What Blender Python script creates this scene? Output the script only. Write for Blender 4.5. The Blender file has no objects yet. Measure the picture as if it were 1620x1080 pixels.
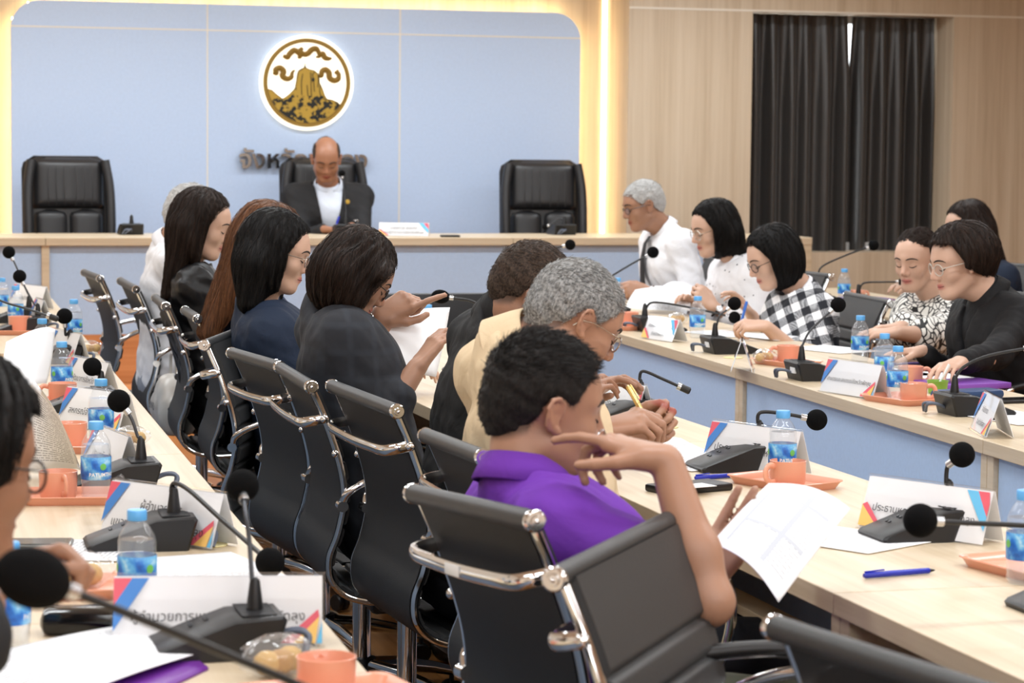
import bpy, bmesh, math, random
import numpy as np
from mathutils import Vector, Matrix
from math import sin, cos, tan, atan, radians, degrees, pi, sqrt

SC = bpy.context.scene
COL = SC.collection

# ------------------------------------------------------------------ camera
FPX, CAM_H = 3900.0, 1.47
YAW, PIT, ROL = radians(15.3), atan((540 - 227) / FPX), radians(0.58)
FW = Vector((sin(YAW) * cos(PIT), cos(YAW) * cos(PIT), -sin(PIT)))
_r0 = Vector((cos(YAW), -sin(YAW), 0)); _u0 = _r0.cross(FW)
RT = _r0 * cos(ROL) + _u0 * sin(ROL)
UP = _u0 * cos(ROL) - _r0 * sin(ROL)
CAM = Vector((0, 0, CAM_H))
cam_data = bpy.data.cameras.new('camera')
cam = bpy.data.objects.new('camera', cam_data); COL.objects.link(cam)
cam.matrix_world = Matrix(((RT.x, UP.x, -FW.x, 0), (RT.y, UP.y, -FW.y, 0), (RT.z, UP.z, -FW.z, CAM_H), (0, 0, 0, 1)))
cam_data.sensor_width = 36; cam_data.lens = FPX / 1620 * 36
cam_data.clip_start = 0.1; cam_data.clip_end = 100
cam_data.dof.use_dof = True; cam_data.dof.focus_distance = 5.9; cam_data.dof.aperture_fstop = 9.0
SC.camera = cam

# ------------------------------------------------------------------ world, lights, exposure
SC.view_settings.view_transform = 'Standard'; SC.view_settings.look = 'None'
SC.view_settings.gamma = 1; SC.view_settings.use_curve_mapping = False
SC.view_settings.exposure = 0.0
SC.cycles.use_denoising = True
SC.cycles.max_bounces = 8; SC.cycles.diffuse_bounces = 4; SC.cycles.glossy_bounces = 4
SC.cycles.transmission_bounces = 8; SC.cycles.transparent_max_bounces = 12
SC.cycles.caustics_reflective = False; SC.cycles.caustics_refractive = False
SC.cycles.sample_clamp_indirect = 6
world = bpy.data.worlds.new('world'); SC.world = world; world.use_nodes = True
world.node_tree.nodes['Background'].inputs[0].default_value = (0.85, 0.92, 1, 1)
world.node_tree.nodes['Background'].inputs[1].default_value = 0.25
CEIL = 2.75
CEILING_AND_FILL_LAMP_W = 24

def area(name, loc, sx, sy, power, color=(1, 1, 1), rot=(0, 0, 0)):
    l = bpy.data.lights.new(name, 'AREA'); l.shape = 'RECTANGLE'; l.size = sx; l.size_y = sy
    l.energy = power; l.color = color
    o = bpy.data.objects.new(name, l); COL.objects.link(o); o.location = loc; o.rotation_euler = rot
    return o
for _x in (-0.4, 1.4, 3.2, 5.2):
    for _y in (-3.6, -1.2, 1.2, 3.6, 6.0, 8.4, 10.8, 13.0):  # negative rows: unseen, stronger fill added behind the camera for camera-facing surfaces
        area('ceiling_and_fill_lamp', (_x, _y, CEIL - 0.02), 1.2, 0.3, CEILING_AND_FILL_LAMP_W * (1.75 if _y < 0 else 1.0 if _y < 10 else 1.15), (0.91, 0.965, 1.0))

# pixel of the 1620x1080 photograph -> point of the room (used to measure where things stand)
def ray(x, y): return FW + RT * ((x - 810) / FPX) - UP * ((y - 540) / FPX)
def PD(x, y, d): return CAM + ray(x, y) * d
def PZ(x, y, z):
    r = ray(x, y); return CAM + r * ((z - CAM_H) / r.z)
def PX(x, y, X):
    r = ray(x, y); return CAM + r * (X / r.x)
def PY(x, y, Y):
    r = ray(x, y); return CAM + r * (Y / r.y)
TZ = 0.75
# ------------------------------------------------------------------ materials
MATS = {}
def srgb(r, g, b):
    f = lambda c: (c / 255 / 12.92) if c / 255 <= 0.04045 else ((c / 255 + 0.055) / 1.055) ** 2.4
    return (f(r), f(g), f(b), 1)
class NT:
    def __init__(s, name):
        s.m = bpy.data.materials.new(name); s.m.use_nodes = True
        s.t = s.m.node_tree; s.n = s.t.nodes; s.b = s.n['Principled BSDF']
    def add(s, typ, **kw):
        n = s.n.new(typ)
        for k, v in kw.items():
            if k.startswith('i_'):
                key = k[2:]; key = int(key) if key.isdigit() else key.replace('_', ' ')
                n.inputs[key].default_value = v
            else: setattr(n, k, v)
        return n
    def link(s, a, b): s.t.links.new(a, b)
    def set(s, **kw):
        for k, v in kw.items(): s.b.inputs[k.replace('_', ' ')].default_value = v
    def ramp(s, fac, stops, interp='LINEAR'):
        r = s.n.new('ShaderNodeValToRGB'); r.color_ramp.interpolation = interp
        e = r.color_ramp.elements
        while len(e) < len(stops): e.new(0.5)
        for i, (p, c) in enumerate(stops): e[i].position = p; e[i].color = c
        s.link(fac, r.inputs[0]); return r
    def bump(s, h, strength=0.2, dist=0.01):
        b = s.n.new('ShaderNodeBump'); b.inputs['Strength'].default_value = strength; b.inputs['Distance'].default_value = dist
        s.link(h, b.inputs['Height']); s.link(b.outputs[0], s.b.inputs['Normal']); return b
def plain(name, col, rough=0.5, metal=0.0, spec=0.5, noise=0.0, nscale=30, coat=0, bump=0, sheen=0):
    if name in MATS: return MATS[name]
    t = NT(name); t.set(Base_Color=col, Roughness=rough, Metallic=metal)
    t.b.inputs['Specular IOR Level'].default_value = spec
    if coat: t.b.inputs['Coat Weight'].default_value = coat
    if sheen:
        t.b.inputs['Sheen Weight'].default_value = sheen; t.b.inputs['Sheen Roughness'].default_value = 0.4
    if noise or bump:
        tc = t.add('ShaderNodeTexCoord'); nz = t.add('ShaderNodeTexNoise', i_Scale=nscale, i_Detail=4.0)
        t.link(tc.outputs['Object'], nz.inputs['Vector'])
        if noise:
            lo = tuple(max(0, c * (1 - noise)) for c in col[:3]) + (1,); hi = tuple(min(1, c * (1 + noise)) for c in col[:3]) + (1,)
            r = t.ramp(nz.outputs['Fac'], [(0.3, lo), (0.7, hi)]); t.link(r.outputs[0], t.b.inputs['Base Color'])
        if bump: t.bump(nz.outputs['Fac'], bump, 0.004)
    MATS[name] = t.m; return t.m
def emit(name, col, strength):
    if name in MATS: return MATS[name]
    t = NT(name); t.set(Base_Color=(0.8, 0.8, 0.8, 1)); t.b.inputs['Emission Color'].default_value = col
    t.b.inputs['Emission Strength'].default_value = strength
    MATS[name] = t.m; return t.m
def clear(name, col=(1, 1, 1, 1), alpha=0.25, rough=0.05, tint=(0.97, 0.98, 0.99, 1)):
    # thin clear plastic: mostly transparent with a glossy skin
    if name in MATS: return MATS[name]
    t = NT(name); t.n.remove(t.b); out = t.n['Material Output']
    tr = t.add('ShaderNodeBsdfTransparent', i_Color=tint)
    gl = t.add('ShaderNodeBsdfGlossy', i_Color=(1, 1, 1, 1), i_Roughness=rough)
    df = t.add('ShaderNodeBsdfDiffuse', i_Color=col)
    lw = t.add('ShaderNodeFresnel', i_IOR=1.4)
    m1 = t.add('ShaderNodeMixShader', i_0=alpha); t.link(tr.outputs[0], m1.inputs[1]); t.link(df.outputs[0], m1.inputs[2])
    m2 = t.add('ShaderNodeMixShader'); ge = t.add('ShaderNodeNewGeometry'); iv = t.add('ShaderNodeMath', operation='SUBTRACT'); iv.inputs[0].default_value = 1.0; t.link(ge.outputs['Backfacing'], iv.inputs[1]); ml = t.add('ShaderNodeMath', operation='MULTIPLY'); t.link(lw.outputs[0], ml.inputs[0]); t.link(iv.outputs[0], ml.inputs[1]); t.link(ml.outputs[0], m2.inputs[0]); t.link(m1.outputs[0], m2.inputs[1]); t.link(gl.outputs[0], m2.inputs[2])
    t.link(m2.outputs[0], out.inputs['Surface'])
    MATS[name] = t.m; return t.m
def wood(name, base, dark, light, grain='Z', rough=0.45, scale=1.0, strength=1.0):
    t = NT(name); t.set(Roughness=rough)
    tc = t.add('ShaderNodeTexCoord'); mp = t.add('ShaderNodeMapping')
    sc = {'Z': (14, 14, 0.35), 'X': (0.35, 14, 14), 'Y': (14, 0.35, 14)}[grain]
    mp.inputs['Scale'].default_value = tuple(v * scale for v in sc)
    t.link(tc.outputs['Object'], mp.inputs['Vector'])
    n1 = t.add('ShaderNodeTexNoise', i_Scale=1.0, i_Detail=6.0, i_Roughness=0.6, i_Distortion=0.4); t.link(mp.outputs[0], n1.inputs['Vector'])
    mp2 = t.add('ShaderNodeMapping'); mp2.inputs['Scale'].default_value = tuple(v * scale * 7 for v in sc); t.link(tc.outputs['Object'], mp2.inputs['Vector'])
    n2 = t.add('ShaderNodeTexNoise', i_Scale=1.0, i_Detail=3.0); t.link(mp2.outputs[0], n2.inputs['Vector'])
    mix = t.add('ShaderNodeMath', operation='MULTIPLY_ADD'); mix.inputs[1].default_value = 0.35; t.link(n2.outputs['Fac'], mix.inputs[0]); t.link(n1.outputs['Fac'], mix.inputs[2])
    r = t.ramp(mix.outputs[0], [(0.45, dark), (0.66, base), (0.9, light)])
    t.link(r.outputs[0], t.b.inputs['Base Color']); t.bump(n2.outputs['Fac'], 0.05, 0.002)
    MATS[name] = t.m; return t.m

M_WALLWOOD = wood('wall_oak', srgb(204, 185, 160), srgb(189, 168, 142), srgb(214, 197, 174), 'Z', 0.5)
M_DESKX = wood('desk_oak_cross', srgb(208, 189, 160), srgb(190, 169, 138), srgb(220, 204, 178), 'X', 0.35)
M_DESKY = wood('desk_oak', srgb(208, 189, 160), srgb(190, 169, 138), srgb(220, 204, 178), 'Y', 0.35)
M_FLOOR = wood('floor_parquet', srgb(150, 98, 52), srgb(104, 62, 28), srgb(182, 124, 70), 'Y', 0.22, 0.6)
M_DAIS = wood('dais_parquet', srgb(200, 134, 84), srgb(180, 112, 62), srgb(216, 154, 104), 'X', 0.3, 0.6)
M_BLUE = plain('blue_laminate', srgb(192, 212, 242), 0.42, noise=0.025, nscale=60)
M_BLUE2 = plain('blue_front_laminate', srgb(178, 202, 232), 0.45, noise=0.03, nscale=90)
M_WHITEGROOVE = plain('cream_joint', srgb(236, 228, 214), 0.5)
M_LEATHER = plain('charcoal_leather', srgb(46, 47, 48), 0.48, bump=0.12, nscale=260)
M_LEATHERBLK = plain('black_leather', srgb(36, 36, 38), 0.36, bump=0.12, nscale=220)
M_MESHBLK = plain('black_backing', srgb(22, 23, 25), 0.6, bump=0.2, nscale=500)
M_CHROME = plain('chrome', (0.78, 0.79, 0.8, 1), 0.09, 1.0)
M_STEEL = plain('brushed_steel', (0.55, 0.56, 0.58, 1), 0.22, 1.0)
M_BLACKPL = plain('black_plastic', srgb(15, 15, 17), 0.42, bump=0.05, nscale=400)
M_BLACKGL = plain('black_gloss', srgb(14, 14, 16), 0.12)
M_FOAM = plain('black_foam', srgb(14, 14, 15), 0.95, spec=0.1, bump=0.5, nscale=700)
M_GREYCABLE = plain('grey_cable', srgb(92, 100, 116), 0.5)
M_MELAMINE = plain('salmon_melamine', srgb(228, 160, 132), 0.28, coat=0.3)
M_PAPER = plain('white_paper', srgb(240, 241, 244), 0.7, spec=0.2)
M_ACRYL = clear('clear_acrylic', (1, 1, 1, 1), 0.015, 0.03, (1, 1, 1, 1))
M_CELLO = clear('cellophane', (1, 1, 1, 1), 0.10, 0.08)
M_PET = clear('clear_bottle', (0.93, 0.96, 1, 1), 0.10, 0.04)
M_CAP = plain('sky_blue_cap', srgb(96, 172, 232), 0.35)
M_INK = plain('grey_ink', srgb(70, 70, 74), 0.6)
M_WHITE = plain('white_plastic', srgb(238, 238, 238), 0.4)

# ------------------------------------------------------------------ object helpers
def tag(o, label=None, cat=None, group=None, kind=None):
    if label: o['label'] = label
    if cat: o['category'] = cat
    if group: o['group'] = group
    if kind: o['kind'] = kind
    return o
def thing(name, label, cat, loc=(0, 0, 0), rz=0.0, group=None):
    o = bpy.data.objects.new(name, None); COL.objects.link(o); o.empty_display_size = 0.05
    o.location = loc; o.rotation_euler = (0, 0, rz)
    return tag(o, label, cat, group)
def link(name, me, mat=None, parent=None, smooth=None):
    if mat is not None and not me.materials:
        for m in (mat if isinstance(mat, (list, tuple)) else [mat]): me.materials.append(m)
    o = bpy.data.objects.new(name, me); COL.objects.link(o)
    if parent is not None: o.parent = parent
    return o
def dup(root, loc=None, rz=None, label=None, group=None):
    r = root.copy(); COL.objects.link(r)
    if loc is not None: r.location = loc
    if rz is not None: r.rotation_euler = (0, 0, rz)
    if label: r['label'] = label
    if group: r['group'] = group
    def rec(src, dst):
        for ch in list(src.children):
            c = ch.copy(); COL.objects.link(c); c.parent = dst; rec(ch, c)
    rec(root, r)
    return r
def frame_of(d, hint=(0, 0, 1)):
    d = Vector(d).normalized(); h = Vector(hint)
    if abs(d.dot(h)) > 0.98: h = Vector((1, 0, 0))
    a = h.cross(d).normalized(); b = d.cross(a)
    return a, b
class MB:
    """collects vertices and faces for one mesh"""
    def __init__(s): s.v = []; s.f = []; s.mi = []; s.cur = 0
    def _add(s, vs, fs):
        n = len(s.v); s.v += [tuple(v) for v in vs]; s.f += [tuple(i + n for i in f) for f in fs]; s.mi += [s.cur] * len(fs); return s
    def box(s, lo, hi, bev=0.0, M=None, seg=2):
        bm = bmesh.new(); bmesh.ops.create_cube(bm, size=1)
        lo, hi = Vector(lo), Vector(hi); c = (lo + hi) / 2; d = hi - lo
        for v in bm.verts: v.co = Vector((v.co.x * d.x, v.co.y * d.y, v.co.z * d.z)) + c
        if bev: bmesh.ops.bevel(bm, geom=bm.edges[:], offset=bev, segments=seg, affect='EDGES', profile=0.5)
        return s.bm(bm, M)
    def bm(s, bm, M=None):
        bm.verts.index_update()
        vs = [(M @ v.co if M else v.co.copy()) for v in bm.verts]; fs = [[v.index for v in f.verts] for f in bm.faces]
        bm.free(); return s._add(vs, fs)
    def tube(s, pts, r, n=10, cap=True, flat=None, closed=False):
        """sweep a round (or elliptical: flat=(a,b) scale with hint) section along points"""
        pts = [Vector(p) for p in pts]; m = len(pts)
        rs = r if isinstance(r, (list, tuple)) else [r] * m
        rings = []; pa = None
        for i in range(m):
            if closed: d = pts[(i + 1) % m] - pts[i - 1]
            else: d = pts[min(i + 1, m - 1)] - pts[max(i - 1, 0)]
            if d.length < 1e-9: d = Vector((0, 0, 1))
            d.normalize()
            if pa is None:
                a, b = frame_of(d, flat[2] if flat else (0, 0, 1))
            else:
                a = (pa - d * pa.dot(d))
                a = a.normalized() if a.length > 1e-6 else frame_of(d)[0]
                b = d.cross(a)
            pa = a; fa, fb = (flat[0], flat[1]) if flat else (1, 1)
            rings.append([pts[i] + (a * cos(2 * pi * k / n) * fa + b * sin(2 * pi * k / n) * fb) * rs[i] for k in range(n)])
        vs = [p for rg in rings for p in rg]; fs = []
        for i in range(m if closed else m - 1):
            j = (i + 1) % m
            for k in range(n):
                l = (k + 1) % n; fs.append((i * n + k, i * n + l, j * n + l, j * n + k))
        if cap and not closed: fs.append(tuple(range(n))[::-1]); fs.append(tuple((m - 1) * n + k for k in range(n)))
        return s._add(vs, fs)
    def cyl(s, a, b, r, r2=None, n=20, bev=0.0):
        a, b = Vector(a), Vector(b); r2 = r if r2 is None else r2
        if not bev: return s.tube([a, b], [r, r2], n)
        d = (b - a).normalized()
        return s.tube([a, a + d * 0.0001, a + d * bev, b - d * bev, b - d * 0.0001, b], [r - bev, r - bev * 0.99, r, r2, r2 - bev * 0.99, r2 - bev], n)
    def lathe(s, prof, n=28, M=None, capb=True, capt=True):
        vs = []; fs = []
        for (r, z) in prof:
            for k in range(n):
                v = Vector((r * cos(2 * pi * k / n), r * sin(2 * pi * k / n), z)); vs.append(M @ v if M else v)
        for i in range(len(prof) - 1):
            for k in range(n):
                l = (k + 1) % n; fs.append((i * n + k, i * n + l, (i + 1) * n + l, (i + 1) * n + k))
        if capb: fs.append(tuple(range(n))[::-1])
        if capt: fs.append(tuple((len(prof) - 1) * n + k for k in range(n)))
        return s._add(vs, fs)
    def sphere(s, c, r, n=16, sc=(1, 1, 1), M=None):
        c = Vector(c); vs = []; fs = []; m = n // 2
        for i in range(1, m):
            t = pi * i / m
            for k in range(n):
                p = Vector((sin(t) * cos(2 * pi * k / n) * sc[0], sin(t) * sin(2 * pi * k / n) * sc[1], cos(t) * sc[2])) * r
                vs.append((M @ p if M else p) + c)
        t0 = Vector((0, 0, sc[2] * r)); vs.append((M @ t0 if M else t0) + c); vs.append((M @ -t0 if M else -t0) + c)
        T = len(vs) - 2; B = T + 1
        for i in range(m - 2):
            for k in range(n):
                l = (k + 1) % n; fs.append((i * n + k, (i + 1) * n + k, (i + 1) * n + l, i * n + l))
        for k in range(n):
            l = (k + 1) % n; fs.append((T, k, l)); fs.append((B, (m - 2) * n + l, (m - 2) * n + k))
        return s._add(vs, fs)
    def grid(s, rows):
        nr, nc = len(rows), len(rows[0]); vs = [p for r in rows for p in r]; fs = []
        for i in range(nr - 1):
            for j in range(nc - 1): fs.append((i * nc + j, i * nc + j + 1, (i + 1) * nc + j + 1, (i + 1) * nc + j))
        return s._add(vs, fs)
    def prism(s, pts, off):
        """closed polygon given as 3d points, extruded by off"""
        n = len(pts); off = Vector(off); a = [Vector(p) for p in pts]; vs = a + [p + off for p in a]
        fs = [tuple(range(n))[::-1], tuple(range(n, 2 * n))] + [(i, (i + 1) % n, n + (i + 1) % n, n + i) for i in range(n)]
        return s._add(vs, fs)
    def mesh(s, name, smooth=True, ang=40):
        me = bpy.data.meshes.new(name); me.from_pydata(s.v, [], s.f); me.validate()
        if any(s.mi) and len(me.polygons) == len(s.mi): me.polygons.foreach_set('material_index', s.mi)
        bm = bmesh.new(); bm.from_mesh(me); bmesh.ops.recalc_face_normals(bm, faces=bm.faces[:])
        if smooth:
            for f in bm.faces: f.smooth = True
            for e in bm.edges:
                if len(e.link_faces) == 2 and e.calc_face_angle(0) > radians(ang): e.smooth = False
        bm.to_mesh(me); bm.free(); return me
    def build(s, name, mat, parent=None, smooth=True, ang=40):
        return link(name, s.mesh(name, smooth, ang), mat, parent)
def bez(p, n=16):
    """smooth catmull-rom through points"""
    p = [Vector(q) for q in p]; q = [p[0] * 2 - p[1]] + p + [p[-1] * 2 - p[-2]]; out = []
    for i in range(1, len(q) - 2):
        for k in range(n):
            t = k / n; a, b, c, d = q[i - 1], q[i], q[i + 1], q[i + 2]
            out.append(0.5 * ((2 * b) + (c - a) * t + (2 * a - 5 * b + 4 * c - d) * t * t + (3 * b - a - 3 * c + d) * t ** 3))
    out.append(p[-1]); return out
def text_mesh(body, size, depth=0.0, bold=0.0, align='CENTER', res=4, spacing=1.0):
    cu = bpy.data.curves.new('lettering', 'FONT'); cu.body = body; cu.size = 1; cu.extrude = depth / size; cu.offset = bold / size
    cu.align_x = align; cu.align_y = 'CENTER'; cu.resolution_u = res; cu.space_line = spacing
    o = bpy.data.objects.new('lettering', cu); COL.objects.link(o)
    bpy.context.view_layer.update()
    me = bpy.data.meshes.new_from_object(o.evaluated_get(bpy.context.evaluated_depsgraph_get()))
    bpy.data.objects.remove(o); bpy.data.curves.remove(cu); me.transform(Matrix.Scale(size, 4)); me.name = 'lettering'
    return me
def basis(x, y, z, loc=(0, 0, 0)):
    x, y, z, l = Vector(x), Vector(y), Vector(z), Vector(loc)
    return Matrix(((x.x, y.x, z.x, l.x), (x.y, y.y, z.y, l.y), (x.z, y.z, z.z, l.z), (0, 0, 0, 1)))
# ------------------------------------------------------------------ the room
def struct(name, mb, mat, smooth=False):
    o = mb.build(name, mat, None, smooth); o['kind'] = 'structure'; return o
YB, YC = 14.80, 14.35          # back wall, curtain wall
XL, XR = -2.2, 8.2
CX = PY(993, 200, YC).x                     # corner where the curtain wall comes forward
struct('floor', MB().box((XL, -5.0, -0.05), (XR, YB + 0.2, 0)), M_FLOOR)
_c = plain('ceiling_white', srgb(238, 236, 232), 0.8)
struct('ceiling', MB().box((XL, -5.0, CEIL), (XR, YB + 0.2, CEIL + 0.05)), _c)
_w = plain('plaster_cream', srgb(226, 216, 200), 0.8)
struct('wall_left', MB().box((XL - 0.1, -5.0, 0), (XL, YB + 0.2, CEIL)), _w)
struct('wall_right', MB().box((XR, -5.0, 0), (XR + 0.1, YB + 0.2, CEIL)), M_WALLWOOD)
struct('wall_front', MB().box((XL, -5.1, 0), (XR, -5.0, CEIL)), _w)
struct('wall_back', MB().box((XL, YB, 0), (CX, YB + 0.1, CEIL)), M_WALLWOOD)
# curtain wall with its window recess
WX0, WX1, WZ0, WZ1 = PY(1190, 100, YC).x, PY(1508, 100, YC).x, PY(1350, 399, YC).z, PY(1350, 21, YC).z
struct('wall_curtain_side', MB().box((CX, YC, 0), (WX0, YC + 0.45, CEIL)).box((WX1, YC, 0), (XR, YC + 0.45, CEIL))
       .box((WX0, YC, 0), (WX1, YC + 0.45, WZ0)).box((WX0, YC, WZ1), (WX1, YC + 0.45, CEIL)), M_WALLWOOD)
wf = struct('window_1', MB().box((WX0, YC + 0.31, WZ0), (WX0 + 0.05, YC + 0.37, WZ1)).box((WX1 - 0.05, YC + 0.31, WZ0), (WX1, YC + 0.37, WZ1))
       .box((WX0, YC + 0.31, WZ0), (WX1, YC + 0.37, WZ0 + 0.05)).box((WX0, YC + 0.31, WZ1 - 0.05), (WX1, YC + 0.37, WZ1))
       .box((WX0 + 0.62, YC + 0.31, WZ0), (WX0 + 0.67, YC + 0.37, WZ1)), plain('window_alu', srgb(215, 218, 220), 0.4))
MB().box((WX0, YC + 0.36, WZ0), (WX1, YC + 0.38, WZ1)).build('pane', emit('daylight_pane', (0.95, 0.98, 1, 1), 3.5), wf)
# cream joint lines of the curtain wall
jz = PY(1000, 12, YC).z
struct('trim_1', MB().box((CX, YC - 0.004, jz - 0.006), (XR, YC + 0.002, jz + 0.006)), M_WHITEGROOVE)
# ---- blue backdrop panel with rounded corners, on stand-offs, lit from behind
PY0 = 14.65; PX0, PX1, PZ0, PZ1 = PY(18, 200, PY0).x, PY(917, 200, PY0).x, 0.22, PY(800, 18, PY0).z
def round_rect(x0, x1, z0, z1, r, n=8, rb=None):
    rb = r if rb is None else rb; pts = []
    for cx, cz, a0, rr in ((x1, z1, 0, r), (x0, z1, 90, r), (x0, z0, 180, rb), (x1, z0, 270, rb)):
        sx = -1 if cx == x1 else 1; sz = -1 if cz == z1 else 1
        for k in range(n + 1):
            a = radians(a0 + 90 * k / n); pts.append((cx + sx * rr + rr * cos(a), cz + sz * rr + rr * sin(a)))
    return pts
pan = struct('wall_back_panel', MB().prism([(x, PY0, z) for x, z in round_rect(PX0, PX1, PZ0, PZ1, 0.17, 10, 0.01)], (0, 0.05, 0)), M_BLUE)
gm = MB()
for gx in (PY(328, 200, PY0).x, PY(632, 200, PY0).x): gm.box((gx - 0.004, PY0 - 0.0019, PZ0), (gx + 0.004, PY0 + 0.01, PZ1))
gm.box((PX0, PY0 - 0.0015, PY(480, 51, PY0).z - 0.004), (PX1, PY0 + 0.01, PY(480, 51, PY0).z + 0.004))
gm.build('groove', M_WHITEGROOVE, pan, False)
M_LED = emit('warm_led', (1.0, 0.72, 0.36, 1), 20.0)
led = MB()
led.box((PX0 + 0.01, PY0 + 0.06, PZ0), (PX0 + 0.03, PY0 + 0.075, PZ1 - 0.1)).box((PX1 - 0.03, PY0 + 0.06, PZ0), (PX1 - 0.01, PY0 + 0.075, PZ1 - 0.1))
led.box((PX0 + 0.1, PY0 + 0.06, PZ1 - 0.03), (PX1 - 0.1, PY0 + 0.075, PZ1 - 0.01))
lo = led.build('trim_2', M_LED, None, False); lo['kind'] = 'structure'
led = MB().box((CX - 0.030, YB - 0.014, 0.2), (CX - 0.004, YB - 0.002, CEIL))
lo = led.build('trim_3', emit('warm_led_slot', (1.0, 0.72, 0.38, 1), 6.0), None, False); lo['kind'] = 'structure'
# dais under the head desk
struct('floor_dais', MB().box((XL, 12.6, 0), (CX + 0.75, YB, 0.20), 0.004), M_DAIS)

# ---- curtains
def curtain(name, label, x0, x1, seed, edge=0.0, yo=0.0):
    rnd = random.Random(seed); n = 150; rows = []; back = []
    ph = [rnd.uniform(0, 6) for _ in range(4)]; nf = (x1 - x0) / 0.118
    for i in range(41):
        v = i / 40; z = WZ1 - 0.005 - v * (WZ1 - WZ0 + 0.015); row = []; rb = []
        amp = 0.014 + 0.026 * min(1, v * 2.5)
        for j in range(n + 1):
            u = j / n; uu = u + 0.012 * sin(9 * u + ph[0]) + 0.01 * sin(17 * u + ph[1]) + 0.006 * v * sin(5 * u + ph[2])
            s = sin(2 * pi * nf * uu); y = YC + 0.20 + yo + amp * (abs(s) ** 0.7) * (1 if s > 0 else -1) * (0.7 + 0.5 * sin(4.3 * u + ph[3]) ** 2)
            x = x0 + (x1 - x0) * u + edge * min(1, 4 * v) * (u ** 3 if edge > 0 else (1 - u) ** 3)
            row.append((x, y, z)); rb.append((x, y + 0.004, z))
        rows.append(row); back.append(rb)
    o = MB().grid(rows).grid(back).build(name, M_CURT, None, True, 180)
    return tag(o, label, 'curtain')
_t = NT('curtain_satin'); _t.set(Base_Color=srgb(50, 47, 45), Roughness=0.36); _t.b.inputs['Sheen Weight'].default_value = 0.15
_t.b.inputs['Specular IOR Level'].default_value = 0.6; M_CURT = _t.m
curtain('curtain', 'dark grey curtain with even folds covering the window half nearer the blue backdrop', WX0 + 0.005, PY(1340, 100, YC + .2).x, 3, 0.018)
curtain('curtain', 'dark grey curtain with a pale loose edge beside the brown window reveal', PY(1348, 100, YC + .275).x, WX1 - 0.014, 8, -0.016, 0.075)

# ---- emblem on the backdrop
EM = PY(484, 131, PY0); ER = 0.264
def emb(x, z, y=0.0): return EM + Vector((x * ER, -y, z * ER))
em = thing('wall_emblem', 'round gold mountain emblem glowing on the blue backdrop', 'emblem', (0, 0, 0))
M_GOLD = plain('emblem_gold', srgb(186, 150, 52), 0.5, 0.1)
M_GOLDD = plain('emblem_dark_gold', srgb(138, 104, 26), 0.5, 0.1)
M_LINE = plain('emblem_line', srgb(24, 24, 18), 0.6)
def disc(mb, r0, r1, y0, y1, n=72):
    a = [[emb(r * cos(2 * pi * k / n), r * sin(2 * pi * k / n), y) for k in range(n + 1)] for r, y in ((r0, y0), (r0, y1), (r1, y1), (r1, y0))]
    if r0 < 1e-3: a = a[1:]
    return mb.grid(a)
disc(MB(), 0, 1.075, 0.004, 0.03).build('light_disc', emit('emblem_glow', (1.0, 0.88, 0.64, 1), 1.35), em)
disc(MB(), 0.905, 1.0, 0.028, 0.040).build('ring', M_GOLDD, em)
disc(MB(), 0.955, 0.97, 0.038, 0.043).build('ring_line', M_GOLD, em)
def flat(pts, y0=0.03, y1=0.037): return MB().prism([emb(x, z, y0) for x, z in pts], (0, y0 - y1, 0))
hill = [(-0.915, -0.15), (-0.80, -0.18), (-0.70, -0.27), (-0.56, -0.37), (-0.46, -0.31), (-0.36, -0.22), (-0.28, -0.13), (-0.25, 0.02), (-0.22, 0.16), (-0.20, 0.27), (-0.12, 0.32), (-0.07, 0.34), (-0.05, 0.45), (-0.03, 0.34),
        (0.06, 0.30), (0.16, 0.28), (0.25, 0.21), (0.28, 0.12), (0.29, 0.0), (0.35, -0.12), (0.41, -0.28), (0.46, -0.36), (0.58, -0.38), (0.70, -0.43), (0.80, -0.52)]
arc = [(0.93 * cos(radians(a)), 0.93 * sin(radians(a))) for a in range(-34, -172, -6)]
flat(hill + arc).build('mountain', M_GOLD, em, False)
rnd = random.Random(5); ln = MB()
def stroke(mb, pts, w, y=0.038): mb.tube([emb(x, z, y) for x, z in pts], w * ER, 6, True)
for pts in ([(-0.25, 0.0), (-0.21, 0.24), (-0.10, 0.31)], [(-0.12, -0.28), (-0.13, 0.0), (-0.10, 0.2)], [(0.02, -0.3), (0.0, -0.05)], [(0.10, -0.32), (0.09, 0.0), (0.08, 0.24)], [(0.17, -0.2), (0.15, 0.02)],
            [(0.25, 0.2), (0.26, 0.05), (0.24, -0.1)], [(0.3, -0.05), (0.3, -0.25), (0.42, -0.38)], [(-0.05, 0.45), (-0.05, 0.33)], [(0.2, 0.25), (0.13, 0.2), (0.14, 0.1)]): stroke(ln, bez(pts, 5), 0.010)
stroke(ln, hill, 0.008); ln.sphere(emb(0.14, 0.07, 0.037), 0.045 * ER, 10, (0.8, 0.2, 1.2))
ng = 190; xs_ = np.linspace(-0.93, 0.93, ng); cell = xs_[1] - xs_[0]
XX, ZZ = np.meshgrid(xs_, xs_); q = np.stack([XX.ravel(), ZZ.ravel(), 0 * XX.ravel()], 1)
def wob(p, f, sd): return np.sin(f * p[:, 0] + sd + 1.6 * np.sin(0.9 * f * p[:, 1] + sd)) * np.sin(f * 1.1 * p[:, 1] - sd + 1.3 * np.sin(1.2 * f * p[:, 0]))
val = 0.8 * wob(q, 9, 1.0) + 0.6 * wob(q, 21, 2.3) + 0.4 * wob(q, 43, 0.7)
hx = np.array([p[0] for p in hill]); hz = np.array([p[1] for p in hill]); top = np.interp(q[:, 0], hx, hz); slope = np.minimum(top - 0.02, -0.30 - 0.25 * np.clip(-q[:, 0] - 0.45, 0, 1))
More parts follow.
